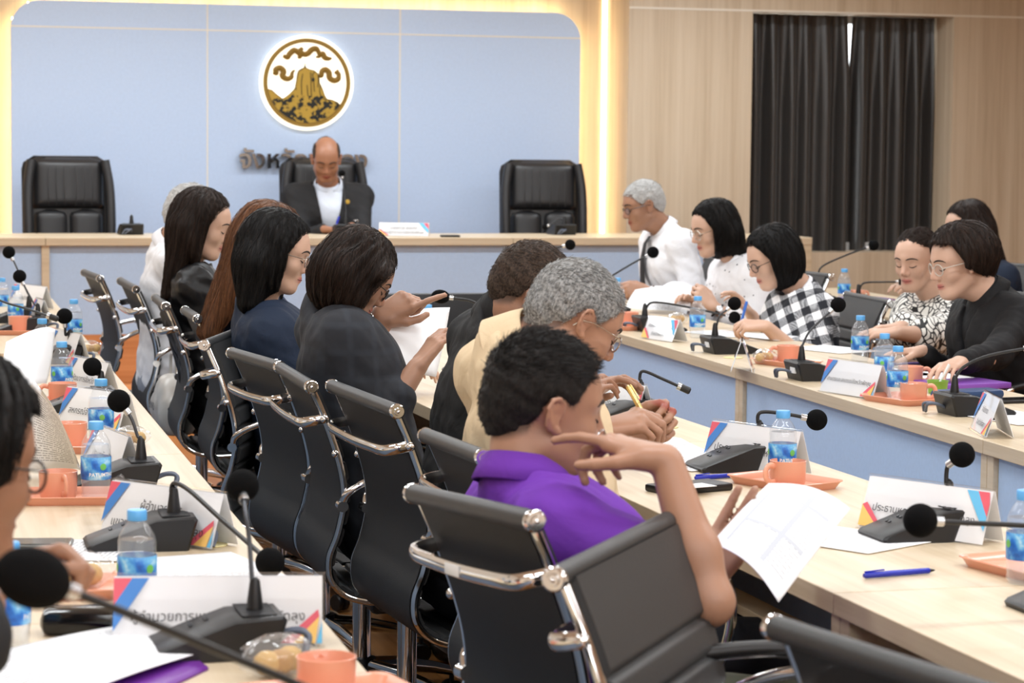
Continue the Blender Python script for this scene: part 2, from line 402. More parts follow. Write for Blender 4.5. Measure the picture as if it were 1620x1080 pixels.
slope = np.where((q[:, 0] > -0.55) & (q[:, 0] < -0.25), top - 0.06, slope)
dark = (val > 0.12 - 0.25 * np.clip(-q[:, 1] - 0.5, 0, 1)) & (q[:, 1] < slope) & ((q ** 2).sum(1) < 0.85)
dk = MB()
for x, z in q[dark][:, :2]:
    e = cell * 0.52; dk._add([emb(x - e, z - e, 0.0385), emb(x + e, z - e, 0.0385), emb(x + e, z + e, 0.0385), emb(x - e, z + e, 0.0385)], [(0, 1, 2, 3)])
dk.build('rock_marking', M_LINE, em, False)
ln.build('outline', M_LINE, em)
def cloud(pts, w):
    p = bez(pts3 := [Vector((x, 0, z)) for x, z in pts], 8); m = len(p)
    r = [w * (0.45 + 0.75 * sin(pi * min(1, 0.06 + i / m)) ** 0.7) for i in range(m)]
    return MB().tube([emb(q.x, q.z, 0.036) for q in p], [q * ER for q in r], 8, True)
cl = [([(-0.55, 0.60), (-0.45, 0.56), (-0.40, 0.64), (-0.30, 0.72), (-0.20, 0.67), (-0.16, 0.58), (-0.22, 0.56)], 0.058),
      ([(-0.10, 0.78), (-0.16, 0.72), (-0.08, 0.64), (0.02, 0.66), (0.10, 0.74), (0.20, 0.77), (0.26, 0.70), (0.28, 0.60), (0.20, 0.58)], 0.058),
      ([(0.27, 0.62), (0.36, 0.66), (0.40, 0.58), (0.48, 0.55), (0.57, 0.56)], 0.055),
      ([(-0.78, 0.22), (-0.70, 0.20), (-0.72, 0.28), (-0.62, 0.32), (-0.54, 0.25), (-0.56, 0.14), (-0.46, 0.08), (-0.36, 0.12), (-0.34, 0.22), (-0.28, 0.28)], 0.060),
      ([(0.27, 0.20), (0.33, 0.16), (0.34, 0.26), (0.42, 0.30), (0.50, 0.24), (0.52, 0.12), (0.62, 0.06), (0.72, 0.10), (0.72, 0.22), (0.66, 0.24), (0.72, 0.30)], 0.060)]
for pts, w in cl: cloud(pts, w).build('cloud', M_GOLDD, em)
# ---- steel letters under the emblem: a word on the wall, one fixed sign
le = thing('wall_lettering', 'polished steel Thai letters fixed to the backdrop behind the man', 'sign', (0, 0, 0))
me = text_mesh('จังหวัดพัทลุง', 0.205, 0.012, 0.004, 'LEFT', 3)
xs = [v.co.x for v in me.vertices]; wdt = max(xs) - min(xs)
o = link('letters', me, plain('dark_steel', (0.42, 0.42, 0.43, 1), 0.12, 1.0), le)
k = (PY(579, 250, PY0).x - PY(377, 250, PY0).x) / wdt
o.matrix_local = basis((k, 0, 0), (0, 0, k * 0.98), (0, -1, 0), (PY(377, 250, PY0).x - min(xs) * k, PY0 - 0.032, PY(480, 254, PY0).z))
for f in me.polygons: f.use_smooth = False
# ------------------------------------------------------------------ head desk and the long tables
DZ, DY = 0.962, 12.90; DX0 = PY(812, 388, 12.9).x; DX1 = PY(1285, 390, 12.9).x; PB = 0.455
def desk():
    t = thing('head_desk', 'long oak topped head desk with a blue front before the backdrop', 'desk', (2.0, DY, 0.2))
    L = lambda lo, hi, b=0.003: ((lo[0] - 2.0, lo[1] - DY, lo[2] - 0.2), (hi[0] - 2.0, hi[1] - DY, hi[2] - 0.2), b)
    for x0, x1 in ((-1.6, DX0 - 2.502), (DX0 - 2.5, DX0 - 0.002), (DX0, DX1)):
        MB().box(*L((x0, DY, DZ - 0.042), (x1, DY + 0.62, DZ))).build('top', M_DESKX, t, False)
    for x0, x1 in ((-1.6, DX0 - 2.52), (DX0 - 2.48, DX0 - 0.02), (DX0 + 0.02, DX1 - 0.06)):
        MB().box(*L((x0, DY + 0.05, PB), (x1, DY + 0.07, DZ - 0.042), 0.001)).build('front_panel', M_BLUE2, t, False)
    for x in (DX0 - 2.5, DX0):
        MB().box(*L((x - 0.02, DY + 0.02, PB), (x + 0.02, DY + 0.6, DZ - 0.042))).build('upright', M_DESKX, t, False)
    MB().box(*L((DX1 - 0.062, DY + 0.005, 0.20), (DX1, DY + 0.62, DZ - 0.042))).build('end_panel', M_DESKX, t, False)
    MB().box(*L((-1.6, DY + 0.03, 0.20), (DX1 - 0.062, DY + 0.09, PB), 0.002)).build('plinth', M_DAIS, t, False)
desk()
LABEL_T = {}
def long_table(name, label, p0, p1, depth, side, group, front=True):
    """p0,p1: ends (x,y) of the reference edge; the table extends 'depth' to side (+1 = right of the edge). front panel on the far side of the sitters"""
    a, b = Vector((p0[0], p0[1], 0)), Vector((p1[0], p1[1], 0)); d = (b - a); Ln = d.length; ang = math.atan2(d.y, d.x) - pi / 2
    t = thing(name, label, 'table', a, ang, group)
    x0, x1 = (0, depth) if side > 0 else (-depth, 0)
    g = 0.0012
    MB().box((x0, g, TZ - 0.036), (x1, Ln - g, TZ), 0.002).build('top', M_DESKY, t, False)
    fx = {'edge': 0.035 if side > 0 else -0.035, 'far': (x1 - 0.05 if side > 0 else x0 + 0.05)}[front]
    MB().box((fx - 0.009, 0.04, 0.06), (fx + 0.009, Ln - 0.04, TZ - 0.036), 0.001).build('front_panel', M_BLUE2, t, False)
    for y in (g, Ln - 0.038):
        MB().box((x0 + 0.012, y, 0), (x1 - 0.012, y + 0.036, TZ - 0.036), 0.002).build('end_panel', M_DESKY, t, False)
    rx = (x1 - 0.16 if front == 'edge' and side > 0 else x0 + 0.16)
    MB().box((min(rx, x0 + .1), 0.04, TZ - 0.17), (max(rx, x0 + .16), Ln - 0.04, TZ - 0.152), 0.001).build('shelf', M_DESKY, t, False)
    return t
ys = [1.70, 3.67, 5.64, 7.60, 9.57]
mn = ['oak meeting table nearest the camera on the purple shirt man\'s side', 'oak meeting table the man in purple sits beside', 'oak meeting table the dark haired women and black suited man sit at',
      'farthest oak meeting table of the row reaching toward the head desk']
for i in range(4):
    long_table('meeting_table', mn[i], (1.548, ys[i]), (1.548, ys[i + 1]), 0.60, 1, 'inner tables of the facing rows', 'far')
ang = (2.881 - 2.723) / (9.103 - 5.314)
rx = lambda y: 2.723 + (y - 5.314) * ang
rn = ['blue fronted oak table beside the woman in the black blazer', 'blue fronted oak table with the leaf blouse woman behind it', 'blue fronted oak table under the checked blouse woman\'s writing hand', 'blue fronted oak table before the man in the black tie, last of its row']
for i, (y0, y1) in enumerate(((3.59, 5.554), (5.554, 7.526), (7.526, 9.50), (9.50, 11.4))):
    long_table('meeting_table', rn[i], (rx(y0), y0), (rx(y1), y1), 0.58, 1, 'inner tables of the facing rows', 'edge')
lx = lambda y: 0.694 + (y - 3.4) * 0.0298
lys = [1.70, 3.67, 5.64, 7.60, 9.45, 11.3]
ln_ = ['oak table carrying the purple folder, of the outer row by the spectacled onlooker', 'oak outer row table under the sign for the second director', 'oak outer row table holding the tablet and white cups',
       'oak outer row table beside the first empty chairs', 'oak outer row table end close to the head desk']
for i in range(5):
    long_table('meeting_table', ln_[i], (lx(lys[i]), lys[i]), (lx(lys[i + 1]), lys[i + 1]), 0.60, -1, 'outer tables behind the chairs', 'edge')
long_table('meeting_table', 'oak outer table behind the leaf blouse woman, under the window', (4.30, 9.6), (4.36, 11.75), 0.60, 1, None, 'edge')

# ------------------------------------------------------------------ mesh-frame office chair (faces +x)
PROF = [(-0.275, 0.945), (-0.240, 0.86), (-0.208, 0.76), (-0.198, 0.68), (-0.212, 0.60), (-0.232, 0.54), (-0.226, 0.485), (-0.185, 0.445), (-0.11, 0.430), (0.0, 0.436), (0.12, 0.452), (0.20, 0.456), (0.24, 0.44), (0.25, 0.415)]
def offset_prof(pts, o):
    out = []
    for i, p in enumerate(pts):
        a = pts[max(0, i - 1)]; b = pts[min(len(pts) - 1, i + 1)]; d = Vector((b[0] - a[0], b[1] - a[1])).normalized()
        out.append((p[0] - d.y * o, p[1] + d.x * o))
    return out
_pp = [(p.x, p.z) for p in bez([(x, 0, z) for x, z in PROF], 6)]
_pf = [(p.x, p.z) for p in bez([(x, 0, z) for x, z in PROF], 30)]
def make_office_chair():
    t = thing('office_chair', 'x', 'chair', group='chrome framed office chairs')
    W = 0.230
    # leather front with stitched ribs
    n = len(_pf); arc = [0.0]
    for i in range(1, n): arc.append(arc[-1] + sqrt((_pf[i][0] - _pf[i - 1][0]) ** 2 + (_pf[i][1] - _pf[i - 1][1]) ** 2))
    seam = [0.135 + 0.052 * k for k in range(20)]
    ribs = [sum(math.exp(-((v - q) / 0.005) ** 2) for q in seam) for v in arc]
    fo, fi = offset_prof(_pf, 0.015), offset_prof(_pf, 0.006); bk = offset_prof(_pf, -0.001)
    fr = [(fo[i][0] * (1 - min(1, ribs[i])) + fi[i][0] * min(1, ribs[i]), fo[i][1] * (1 - min(1, ribs[i])) + fi[i][1] * min(1, ribs[i])) for i in range(n)]
    ysn = [-W, -W + 0.01, -0.1, 0, 0.1, W - 0.01, W]
    rows = [[(x, y, z) for y in ysn] for x, z in fr]
    mb = MB().grid(rows)
    mb.grid([[(bk[i][0], -W, bk[i][1]), (fr[i][0], -W, fr[i][1])] for i in range(n)]).grid([[(bk[i][0], W, bk[i][1]), (fr[i][0], W, fr[i][1])] for i in range(n)])
    mb.build('seat_sling', M_LEATHER, t, True, 75)
    mb = MB(); b2 = offset_prof(_pf, -0.008)
    mb.grid([[(x, y, z) for y in (-W, W)] for x, z in b2]).grid([[(x, y, z) for y in (-W, W)] for x, z in bk])
    mb.build('back_lining', M_MESHBLK, t, True, 60)
    for s in (-1, 1):
        mb = MB(); pts = [(x, s * (W + 0.008), z) for x, z in _pp]
        mb.tube(pts, 0.0105, 10, True, (0.75, 1.0, (0, 1, 0)))
        mb.sphere((-0.247, s * (W + 0.016), 0.872), 0.0105, 10).sphere((-0.222, s * (W + 0.018), 0.79), 0.009, 10)
        mb.build('side_frame', M_CHROME, t)
        # arm loop
        p = bez([(-0.205, s * 0.240, 0.665), (-0.19, s * 0.256, 0.700), (-0.12, s * 0.260, 0.735), (-0.02, s * 0.262, 0.748), (0.10, s * 0.262, 0.745), (0.16, s * 0.261, 0.715), (0.165, s * 0.258, 0.62), (0.12, s * 0.25, 0.50), (0.07, s * 0.24, 0.452)], 6)
        mb = MB().tube(p, 0.0098, 10); mb.cyl((-0.205, s * 0.225, 0.665), (-0.205, s * 0.256, 0.665), 0.013, n=14)
        ar = mb.build('armrest', M_CHROME, t)
        pad = [q for q in p if -0.06 < q.x < 0.13 and q.z > 0.70 and q.z > 0.60]
        MB().tube([q + Vector((0, 0, 0.004)) for q in pad], 0.0155, 12, True, (1.0, 0.75, (0, 0, 1))).build('arm_pad', M_BLACKPL, ar)
    # head roll
    ro = MB().cyl((-0.280, -0.253, 0.95), (-0.280, 0.253, 0.95), 0.0155, n=24).build('head_roll', M_LEATHER, t)
    for s in (-1, 1):
        mb = MB().cyl((-0.280, s * 0.252, 0.95), (-0.280, s * 0.264, 0.95), 0.0165, n=24, bev=0.003)
        mb.cyl((-0.280, s * 0.262, 0.95), (-0.280, s * 0.2665, 0.95), 0.0095, 0.0075, n=18); mb.sphere((-0.280, s * 0.266, 0.95), 0.004, 10)
        mb.build('end_cap', M_CHROME, ro)
    # lifting bar across the back
    p = bez([(-0.245, -0.236, 0.872), (-0.278, -0.232, 0.866), (-0.297, -0.205, 0.861), (-0.300, -0.1, 0.858), (-0.301, 0, 0.857), (-0.300, 0.1, 0.858), (-0.297, 0.205, 0.861), (-0.278, 0.232, 0.866), (-0.245, 0.236, 0.872)], 6)
    MB().tube(p, 0.0125, 10, True, (0.6, 1.0, (0, 0, 1))).build('back_bar', M_CHROME, t)
    # seat support, lift and star base
    MB().box((-0.11, -0.21, 0.40), (0.10, 0.21, 0.425), 0.01).box((-0.10, -0.07, 0.365), (0.09, 0.07, 0.405), 0.012).tube([(0.0, 0.06, 0.385), (0.02, 0.16, 0.38), (0.02, 0.24, 0.37)], 0.006, 8).build('tilt_mechanism', M_BLACKPL, t)
    mb = MB().cyl((0, 0, 0.14), (0, 0, 0.36), 0.024, n=20); co = mb.build('gas_lift', M_CHROME, t)
    MB().cyl((0, 0, 0.335), (0, 0, 0.375), 0.030, n=20, bev=0.003).build('collar', M_BLACKPL, co)
    MB().cyl((0, 0, 0.085), (0, 0, 0.15), 0.046, 0.036, n=20).build('hub', M_BLACKPL, t)
    for k in range(5):
        a = 2 * pi * k / 5 + 0.3; c, s = cos(a), sin(a)
        p = [(c * r, s * r, z) for r, z in ((0.03, 0.125), (0.12, 0.118), (0.22, 0.098), (0.29, 0.078))]
        lg = MB().tube(p, [0.024, 0.021, 0.017, 0.013], 10, True, (0.8, 1.0, (0, 0, 1))).build('base_arm', M_CHROME, t)
        mb = MB(); cx, cy = c * 0.285, s * 0.285
        for q in (-1, 1): mb.cyl((cx - s * 0.006 * q, cy + c * 0.006 * q, 0.027), (cx - s * 0.022 * q, cy + c * 0.022 * q, 0.027), 0.027, n=18, bev=0.004)
        mb.cyl((cx, cy, 0.03), (cx, cy, 0.075), 0.007, n=8)
        mb.build('caster', M_BLACKPL, lg)
    return t
OCH = make_office_chair()
for _o in [OCH] + list(OCH.children_recursive):
    if _o.type == 'MESH': _o.data.transform(Matrix.Diagonal((1, 1, 0.968, 1)))
_first = [True]
def chair_at(bar_far, bar_near, label, zbar=0.92, flip=False, shift=(0, 0), rz=None, group='chrome framed office chairs'):
    """place a chair by the two ends of its head roll in the photo (far end, near end); sits facing right of far->near... """
    # the two ends are 0.52 m apart; find the level (or slightly leaning) bar that fits
    best = None
    for i in range(-60, 61):
        t = radians(i * 0.06); h = 0.27 * sin(t)
        a, b = PZ(*bar_far, zbar + h), PZ(*bar_near, zbar - h)
        e = abs((a - b).length - 0.54) + abs(t) * 0.15
        if best is None or e < best[0]: best = (e, a, b, t)
    _, a, b, tilt = best; d = (b - a); d.z = 0; c = (a + b) / 2
    ang = math.atan2(d.y, d.x) + pi / 2
    if rz is not None: ang = radians(rz); tilt = 0
    R = Matrix.Rotation(ang, 3, 'Z'); loc = c - R @ Vector((-0.280, 0, 0)); loc.z = 0; loc += Vector((shift[0], shift[1], 0))
    if _first[0]:
        o = OCH; _first[0] = False; o.location = loc; o.rotation_euler = (0, 0, ang); o['label'] = label
    else: o = dup(OCH, loc, ang, label)
    o.rotation_euler = (tilt, 0, ang); o.scale = (1, 1, zbar / 0.92)
    print('chair', label[:50], [round(v, 2) for v in loc], 'len %.2f' % d.length, 'rz %.0f tilt %.1f' % (degrees(ang), degrees(tilt)))
    return o
chair_at((133, 431), (159, 441), 'office chair farthest up the row, empty, beside the outer table bottle')
chair_at((190, 444), (216, 458), 'office chair second from the head desk, in front of the white shirted man')
chair_at((246, 471), (263, 485), 'office chair behind the woman in the black satin jacket, silver bag on it')
chair_at((293, 491), (314, 505), 'office chair mostly hidden between the satin jacket woman and the navy blazers')
chair_at((337, 522), (313, 548), 'turned office chair showing its ribbed grey leather behind the navy blazer woman', rz=-20, shift=(0.05, 0))
chair_at((385, 561), (467, 585), 'office chair overlapped by the next one, behind the navy blazer woman', shift=(-0.02, 0.06))
chair_at((438, 578), (497, 614), 'office chair behind the pointing woman in dark plaid', shift=(0, 0.03))
chair_at((522, 609), (630, 651), 'office chair behind the man in the black suit')
chair_at((678, 691), (775, 728), 'office chair behind the man in the beige shirt')
PCH = chair_at((654, 790), (855, 836), 'office chair the man in the purple polo sits in, pale tag on its bar', zbar=0.942, shift=(0.022, 0.02))
chair_at((1070, 824), (880, 905), 'large turned office chair with ribbed leather facing the purple shirt man\'s table', zbar=0.935, shift=(-0.012, -0.02), rz=-35)
chair_at((1340, 1005), (1560, 1130), 'office chair cut by the lower edge, pushed toward the near table', rz=12)

chair_at((1411, 478), (1338, 468), 'office chair under the woman in the checked blouse', zbar=0.88, rz=176)
MB().box((-0.3100, -0.03, 0.822), (-0.3080, 0.03, 0.838), 0.0006).build('tag_sticker', M_WHITE, [c for c in PCH.children if c.name.startswith('back_bar')][0])
# ------------------------------------------------------------------ soft bodies: smooth unions of tapered capsules, meshed by surface nets
def nzv(P, f, seed=0):
    """cheap smooth noise in [-1,1] for arrays of points"""
    x, y, z = P[:, 0] * f, P[:, 1] * f, P[:, 2] * f; s = seed * 1.7
    return (np.sin(1.3 * x + 2.1 * y + s + 1.2 * np.sin(1.1 * z + 0.9 * x)) + np.sin(1.7 * y - 1.1 * z + 2 * s + 1.3 * np.sin(0.8 * x + 1.2 * y)) + np.sin(1.9 * z + 0.7 * x - s + 1.1 * np.sin(1.3 * y - 0.6 * z))) / 3
class Field:
    def __init__(s): s.p = []
    def cap(s, a, b, ra, rb=None, k=0.02, op=0):
        s.p.append(('c', np.array(a, float), np.array(b, float), ra, ra if rb is None else rb, k, op)); return s
    def chain(s, pts, rs, k=0.02, op=0):
        for i in range(len(pts) - 1): s.cap(pts[i], pts[i + 1], rs[i], rs[i + 1], k, op)
        return s
    def ell(s, c, r, R=None, k=0.02, op=0):
        R = np.eye(3) if R is None else np.array(R, float); s.p.append(('e', np.array(c, float), np.array(r, float), R, None, k, op)); return s
    def sph(s, c, r, k=0.02, op=0): return s.cap(c, c, r, r, k, op)
    @staticmethod
    def dist(q, P):
        if q[0] == 'c':
            a, b, ra, rb = q[1:5]; ab = b - a; L = float(ab @ ab)
            if L < 1e-12: return np.linalg.norm(P - a, axis=1) - ra
            t = np.clip((P - a) @ ab / L, 0, 1)
            return np.linalg.norm(P - a - t[:, None] * ab, axis=1) - (ra + (rb - ra) * t)
        c, r, R = q[1:4]; L = (P - c) @ R            # columns of R are the ellipsoid axes
        k0 = np.linalg.norm(L / r, axis=1); k1 = np.linalg.norm(L / (r * r), axis=1)
        return np.where(k0 < 1e-6, -r.min(), k0 * (k0 - 1) / np.maximum(k1, 1e-9))
    def bounds(s):
        lo = np.full(3, 1e9); hi = -lo
        for q in s.p:
            if q[6] != 0: continue
            if q[0] == 'c':
                lo = np.minimum(lo, np.minimum(q[1] - q[3], q[2] - q[4])); hi = np.maximum(hi, np.maximum(q[1] + q[3], q[2] + q[4]))
            else:
                e = np.sqrt(((q[3] * q[2]) ** 2).sum(1)); lo = np.minimum(lo, q[1] - e); hi = np.maximum(hi, q[1] + e)
        return lo, hi
    def coarse(s, P):
        d = np.full(len(P), 1.0)
        for q in s.p:
            if q[6] == 0: d = np.minimum(d, s.dist(q, P))
        return d
    def mesh(s, name, h=0.006, post=None, attr=None, smooth_it=1):
        lo, hi = s.bounds(); lo = lo - 0.03; hi = hi + 0.03; B = 8
        nb = np.maximum(1, np.ceil((hi - lo) / (h * B)).astype(int)); N = nb * B
        D = np.full(tuple(N), 0.2, np.float32)
        g = np.stack(np.meshgrid(*[np.arange(n) for n in nb], indexing='ij'), -1).reshape(-1, 3)
        cen = lo + (g + 0.5) * B * h - h * 0.5; cd = s.coarse(cen); R = B * h * 0.9
        act = np.abs(cd) < R + 0.035
        ins = cd <= -(R + 0.035)
        for b in g[ins]: D[b[0] * B:b[0] * B + B, b[1] * B:b[1] * B + B, b[2] * B:b[2] * B + B] = -0.2
        ga, ca = g[act], cen[act]
        off = np.stack(np.meshgrid(*[np.arange(B)] * 3, indexing='ij'), -1).reshape(-1, 3)
        P = (lo + (ga[:, None, :] * B + off[None]) * h).reshape(-1, 3)
        d = np.full(len(P), 0.3); d3 = d.reshape(len(ga), -1); P3 = P.reshape(len(ga), -1, 3)
        for q in s.p:
            near = s.dist(q, ca) < R + q[5] + 0.01
            if q[0] == 'e': near = s.dist(q, ca) < R + q[5] + 0.03
            if not near.any(): continue
            pp = P3[near].reshape(-1, 3); e = s.dist(q, pp); cur = d3[near].reshape(-1); k = max(q[5], 1e-5)
            if q[6] == 0:
                hh = np.clip(0.5 + 0.5 * (cur - e) / k, 0, 1); v = cur * (1 - hh) + e * hh - k * hh * (1 - hh)
            else:
                hh = np.clip(0.5 - 0.5 * (cur + e) / k, 0, 1); v = cur * (1 - hh) - e * hh + k * hh * (1 - hh)
            d3[near] = v.reshape(-1, d3.shape[1])
        if post is not None: d = post(P, d3.reshape(-1))
        idx = (ga[:, None, :] * B + off[None]).reshape(-1, 3)
        D[idx[:, 0], idx[:, 1], idx[:, 2]] = d.reshape(-1)
        s.D, s.lo, s.h = D, lo, h
        S = D < 0; c = np.zeros(tuple(N - 1), np.uint8)
        sl = lambda a, i, j, k: a[i:a.shape[0] - 1 + i, j:a.shape[1] - 1 + j, k:a.shape[2] - 1 + k]
        for i in (0, 1):
            for j in (0, 1):
                for k in (0, 1): c += sl(S, i, j, k)
        mix = np.argwhere((c > 0) & (c < 8))
        vid = np.full(tuple(N - 1), -1, np.int32); vid[mix[:, 0], mix[:, 1], mix[:, 2]] = np.arange(len(mix))
        acc = np.zeros((len(mix), 3)); cnt = np.zeros(len(mix))
        cor = [(i, j, k) for i in (0, 1) for j in (0, 1) for k in (0, 1)]
        val = {q: D[mix[:, 0] + q[0], mix[:, 1] + q[1], mix[:, 2] + q[2]] for q in cor}
        for q in cor:
            for ax in range(3):
                if q[ax]: continue
                r = list(q); r[ax] = 1; r = tuple(r); a, b = val[q], val[r]; m = (a < 0) != (b < 0)
                t = np.where(m, a / np.where(m, a - b, 1), 0); p = np.tile(np.array(q, float), (len(mix), 1)); p[:, ax] += t
                acc[m] += p[m]; cnt[m] += 1
        V = lo + (mix + acc / cnt[:, None]) * h
        F = []
        for ax in range(3):
            o1, o2 = (ax + 1) % 3, (ax + 2) % 3; n = list(N); a = [slice(1, -1)] * 3; a[ax] = slice(0, -1); b = list(a); b[ax] = slice(1, None)
            sa, sb = S[tuple(a)], S[tuple(b)]
            for flip, e in ((False, np.argwhere(sa & ~sb)), (True, np.argwhere(~sa & sb))):
                if not len(e): continue
                e = e + 1; e[:, ax] -= 1
                def at(u, v):
                    w = e.copy(); w[:, o1] += u; w[:, o2] += v; return vid[w[:, 0], w[:, 1], w[:, 2]]
                qd = np.stack([at(-1, -1), at(0, -1), at(0, 0), at(-1, 0)], 1)
                F.append(qd[:, ::-1] if flip else qd)
        F = np.concatenate(F); F = F[(F >= 0).all(1)]
        for _ in range(smooth_it):        # one light relaxation takes out the grid's steps
            A = np.zeros_like(V); n = np.zeros(len(V))
            for i in range(4):
                for j in (1, 3): np.add.at(A, F[:, i], V[F[:, (i + j) % 4]]); np.add.at(n, F[:, i], 1)
            V = V * 0.68 + 0.32 * A / np.maximum(n, 1)[:, None]
        s.V = V
        me = bpy.data.meshes.new(name)
        me.vertices.add(len(V)); me.vertices.foreach_set('co', V.astype(np.float32).ravel())
        me.loops.add(F.size); me.loops.foreach_set('vertex_index', F.astype(np.int32).ravel())
        me.polygons.add(len(F)); me.polygons.foreach_set('loop_start', (np.arange(len(F)) * 4).astype(np.int32))
        me.update(calc_edges=True); me.polygons.foreach_set('use_smooth', np.ones(len(F), bool))
        if attr is not None:
            for nm, fn in attr.items():
                a = me.attributes.new(nm, 'FLOAT_COLOR', 'POINT'); c4 = np.ones((len(V), 4), np.float32); c4[:, :3] = fn(V); a.data.foreach_set('color', c4.ravel())
        return me
    def probe(s, P):
        """distance and gradient from the stored grid"""
        q = (P - s.lo) / s.h; i = np.clip(q.astype(int), 1, np.array(s.D.shape) - 3); t = np.clip(q - i, 0, 1)
        def val(o):
            j = i + o; w = 0
            for a in (0, 1):
                for b in (0, 1):
                    for c in (0, 1):
                        w = w + s.D[j[:, 0] + a, j[:, 1] + b, j[:, 2] + c] * np.abs(1 - a - t[:, 0]) * np.abs(1 - b - t[:, 1]) * np.abs(1 - c - t[:, 2])
            return w
        e = np.eye(3, dtype=int); g = np.stack([val(e[k]) - val(-e[k]) for k in range(3)], 1); n = np.linalg.norm(g, axis=1)
        return val(np.zeros(3, int)), g / np.maximum(n, 1e-6)[:, None]
# ------------------------------------------------------------------ people
def rotm(yaw, pitch=0, roll=0):
    y, p, r = radians(yaw), radians(pitch), radians(roll)
    Rz = np.array([[cos(y), -sin(y), 0], [sin(y), cos(y), 0], [0, 0, 1]]); Ry = np.array([[cos(p), 0, sin(p)], [0, 1, 0], [-sin(p), 0, cos(p)]])
    Rx = np.array([[1, 0, 0], [0, cos(r), -sin(r)], [0, sin(r), cos(r)]]); return Rz @ Ry @ Rx
A3 = lambda v: np.array(tuple(v), float)
def skin_mat(name):
    if name in MATS: return MATS[name]
    t = NT(name); at = t.add('ShaderNodeAttribute', attribute_name='tone'); t.link(at.outputs['Color'], t.b.inputs['Base Color'])
    tc = t.add('ShaderNodeTexCoord'); nz = t.add('ShaderNodeTexNoise', i_Scale=180.0, i_Detail=3.0); t.link(tc.outputs['Object'], nz.inputs['Vector'])
    t.set(Roughness=0.45); t.b.inputs['Subsurface Weight'].default_value = 0.05; t.b.inputs['Subsurface Radius'].default_value = (0.012, 0.005, 0.003); t.b.inputs['Subsurface Scale'].default_value = 0.6
    t.bump(nz.outputs['Fac'], 0.08, 0.002); MATS[name] = t.m; return t.m
M_SKIN = skin_mat('skin')
def hair_mat(name, c0, c1, rough=0.38, fine=1.0, mottle=None):
    if name in MATS: return MATS[name]
    t = NT(name); at = t.add('ShaderNodeAttribute', attribute_name='strand')
    mp = t.add('ShaderNodeMapping'); mp.inputs['Scale'].default_value = (70 * fine, 2.2, 1.0); t.link(at.outputs['Vector'], mp.inputs['Vector'])
    n = t.add('ShaderNodeTexNoise', i_Scale=1.0, i_Detail=5.0, i_Roughness=0.65); t.link(mp.outputs[0], n.inputs['Vector'])
    r = t.ramp(n.outputs['Fac'], [(0.36, c0), (0.66, c1)]); t.link(r.outputs[0], t.b.inputs['Base Color'])
    if mottle:
        tc = t.add('ShaderNodeTexCoord'); n2 = t.add('ShaderNodeTexNoise', i_Scale=170.0, i_Detail=3.0); t.link(tc.outputs['Object'], n2.inputs['Vector'])
        r2 = t.ramp(n2.outputs['Fac'], [(0.38, c0), (0.62, mottle)]); mx = t.add('ShaderNodeMixRGB'); mx.inputs[0].default_value = 0.55
        t.link(r.outputs[0], mx.inputs[1]); t.link(r2.outputs[0], mx.inputs[2]); t.link(mx.outputs[0], t.b.inputs['Base Color'])
    t.set(Roughness=rough); t.b.inputs['Specular IOR Level'].default_value = 0.22; t.bump(n.outputs['Fac'], 0.55, 0.004); MATS[name] = t.m; return t.m
HB = hair_mat('hair_black', srgb(10, 9, 9), srgb(24, 21, 20), 0.45)
HDB = hair_mat('hair_dark_brown', srgb(18, 13, 11), srgb(54, 39, 31), 0.45)
HBR = hair_mat('hair_brown', srgb(64, 40, 26), srgb(128, 84, 54))
HSB = hair_mat('hair_short_black', srgb(14, 13, 13), srgb(38, 35, 34), 0.5, 1.6, srgb(40, 37, 36))
HSG = hair_mat('hair_salt_pepper', srgb(74, 74, 74), srgb(158, 158, 156), 0.55, 1.8, srgb(176, 176, 174))
HSW = hair_mat('hair_silver', srgb(150, 149, 148), srgb(206, 205, 204), 0.55, 1.8, srgb(214, 214, 212))
HTH = hair_mat('hair_thinning', srgb(34, 28, 24), srgb(76, 62, 53), 0.55, 1.8, srgb(90, 74, 64))
def cloth(name, col, rough=0.75, weave=900, bump=0.12, sheen=0.0, spec=0.25):
    if name in MATS: return MATS[name]
    t = NT(name); t.set(Base_Color=col, Roughness=rough); t.b.inputs['Specular IOR Level'].default_value = spec
    if sheen: t.b.inputs['Sheen Weight'].default_value = sheen
    tc = t.add('ShaderNodeTexCoord'); n1 = t.add('ShaderNodeTexNoise', i_Scale=float(weave), i_Detail=2.0); n2 = t.add('ShaderNodeTexNoise', i_Scale=16.0, i_Detail=3.0, i_Distortion=0.8)
    t.link(tc.outputs['Object'], n1.inputs['Vector']); t.link(tc.outputs['Object'], n2.inputs['Vector'])
    b1 = t.add('ShaderNodeBump', i_Strength=bump, i_Distance=0.002); t.link(n1.outputs['Fac'], b1.inputs['Height'])
    b2 = t.add('ShaderNodeBump', i_Strength=0.35, i_Distance=0.012); t.link(n2.outputs['Fac'], b2.inputs['Height']); t.link(b1.outputs[0], b2.inputs['Normal']); t.link(b2.outputs[0], t.b.inputs['Normal'])
    MATS[name] = t.m; t.m['_'] = 1; return t.m
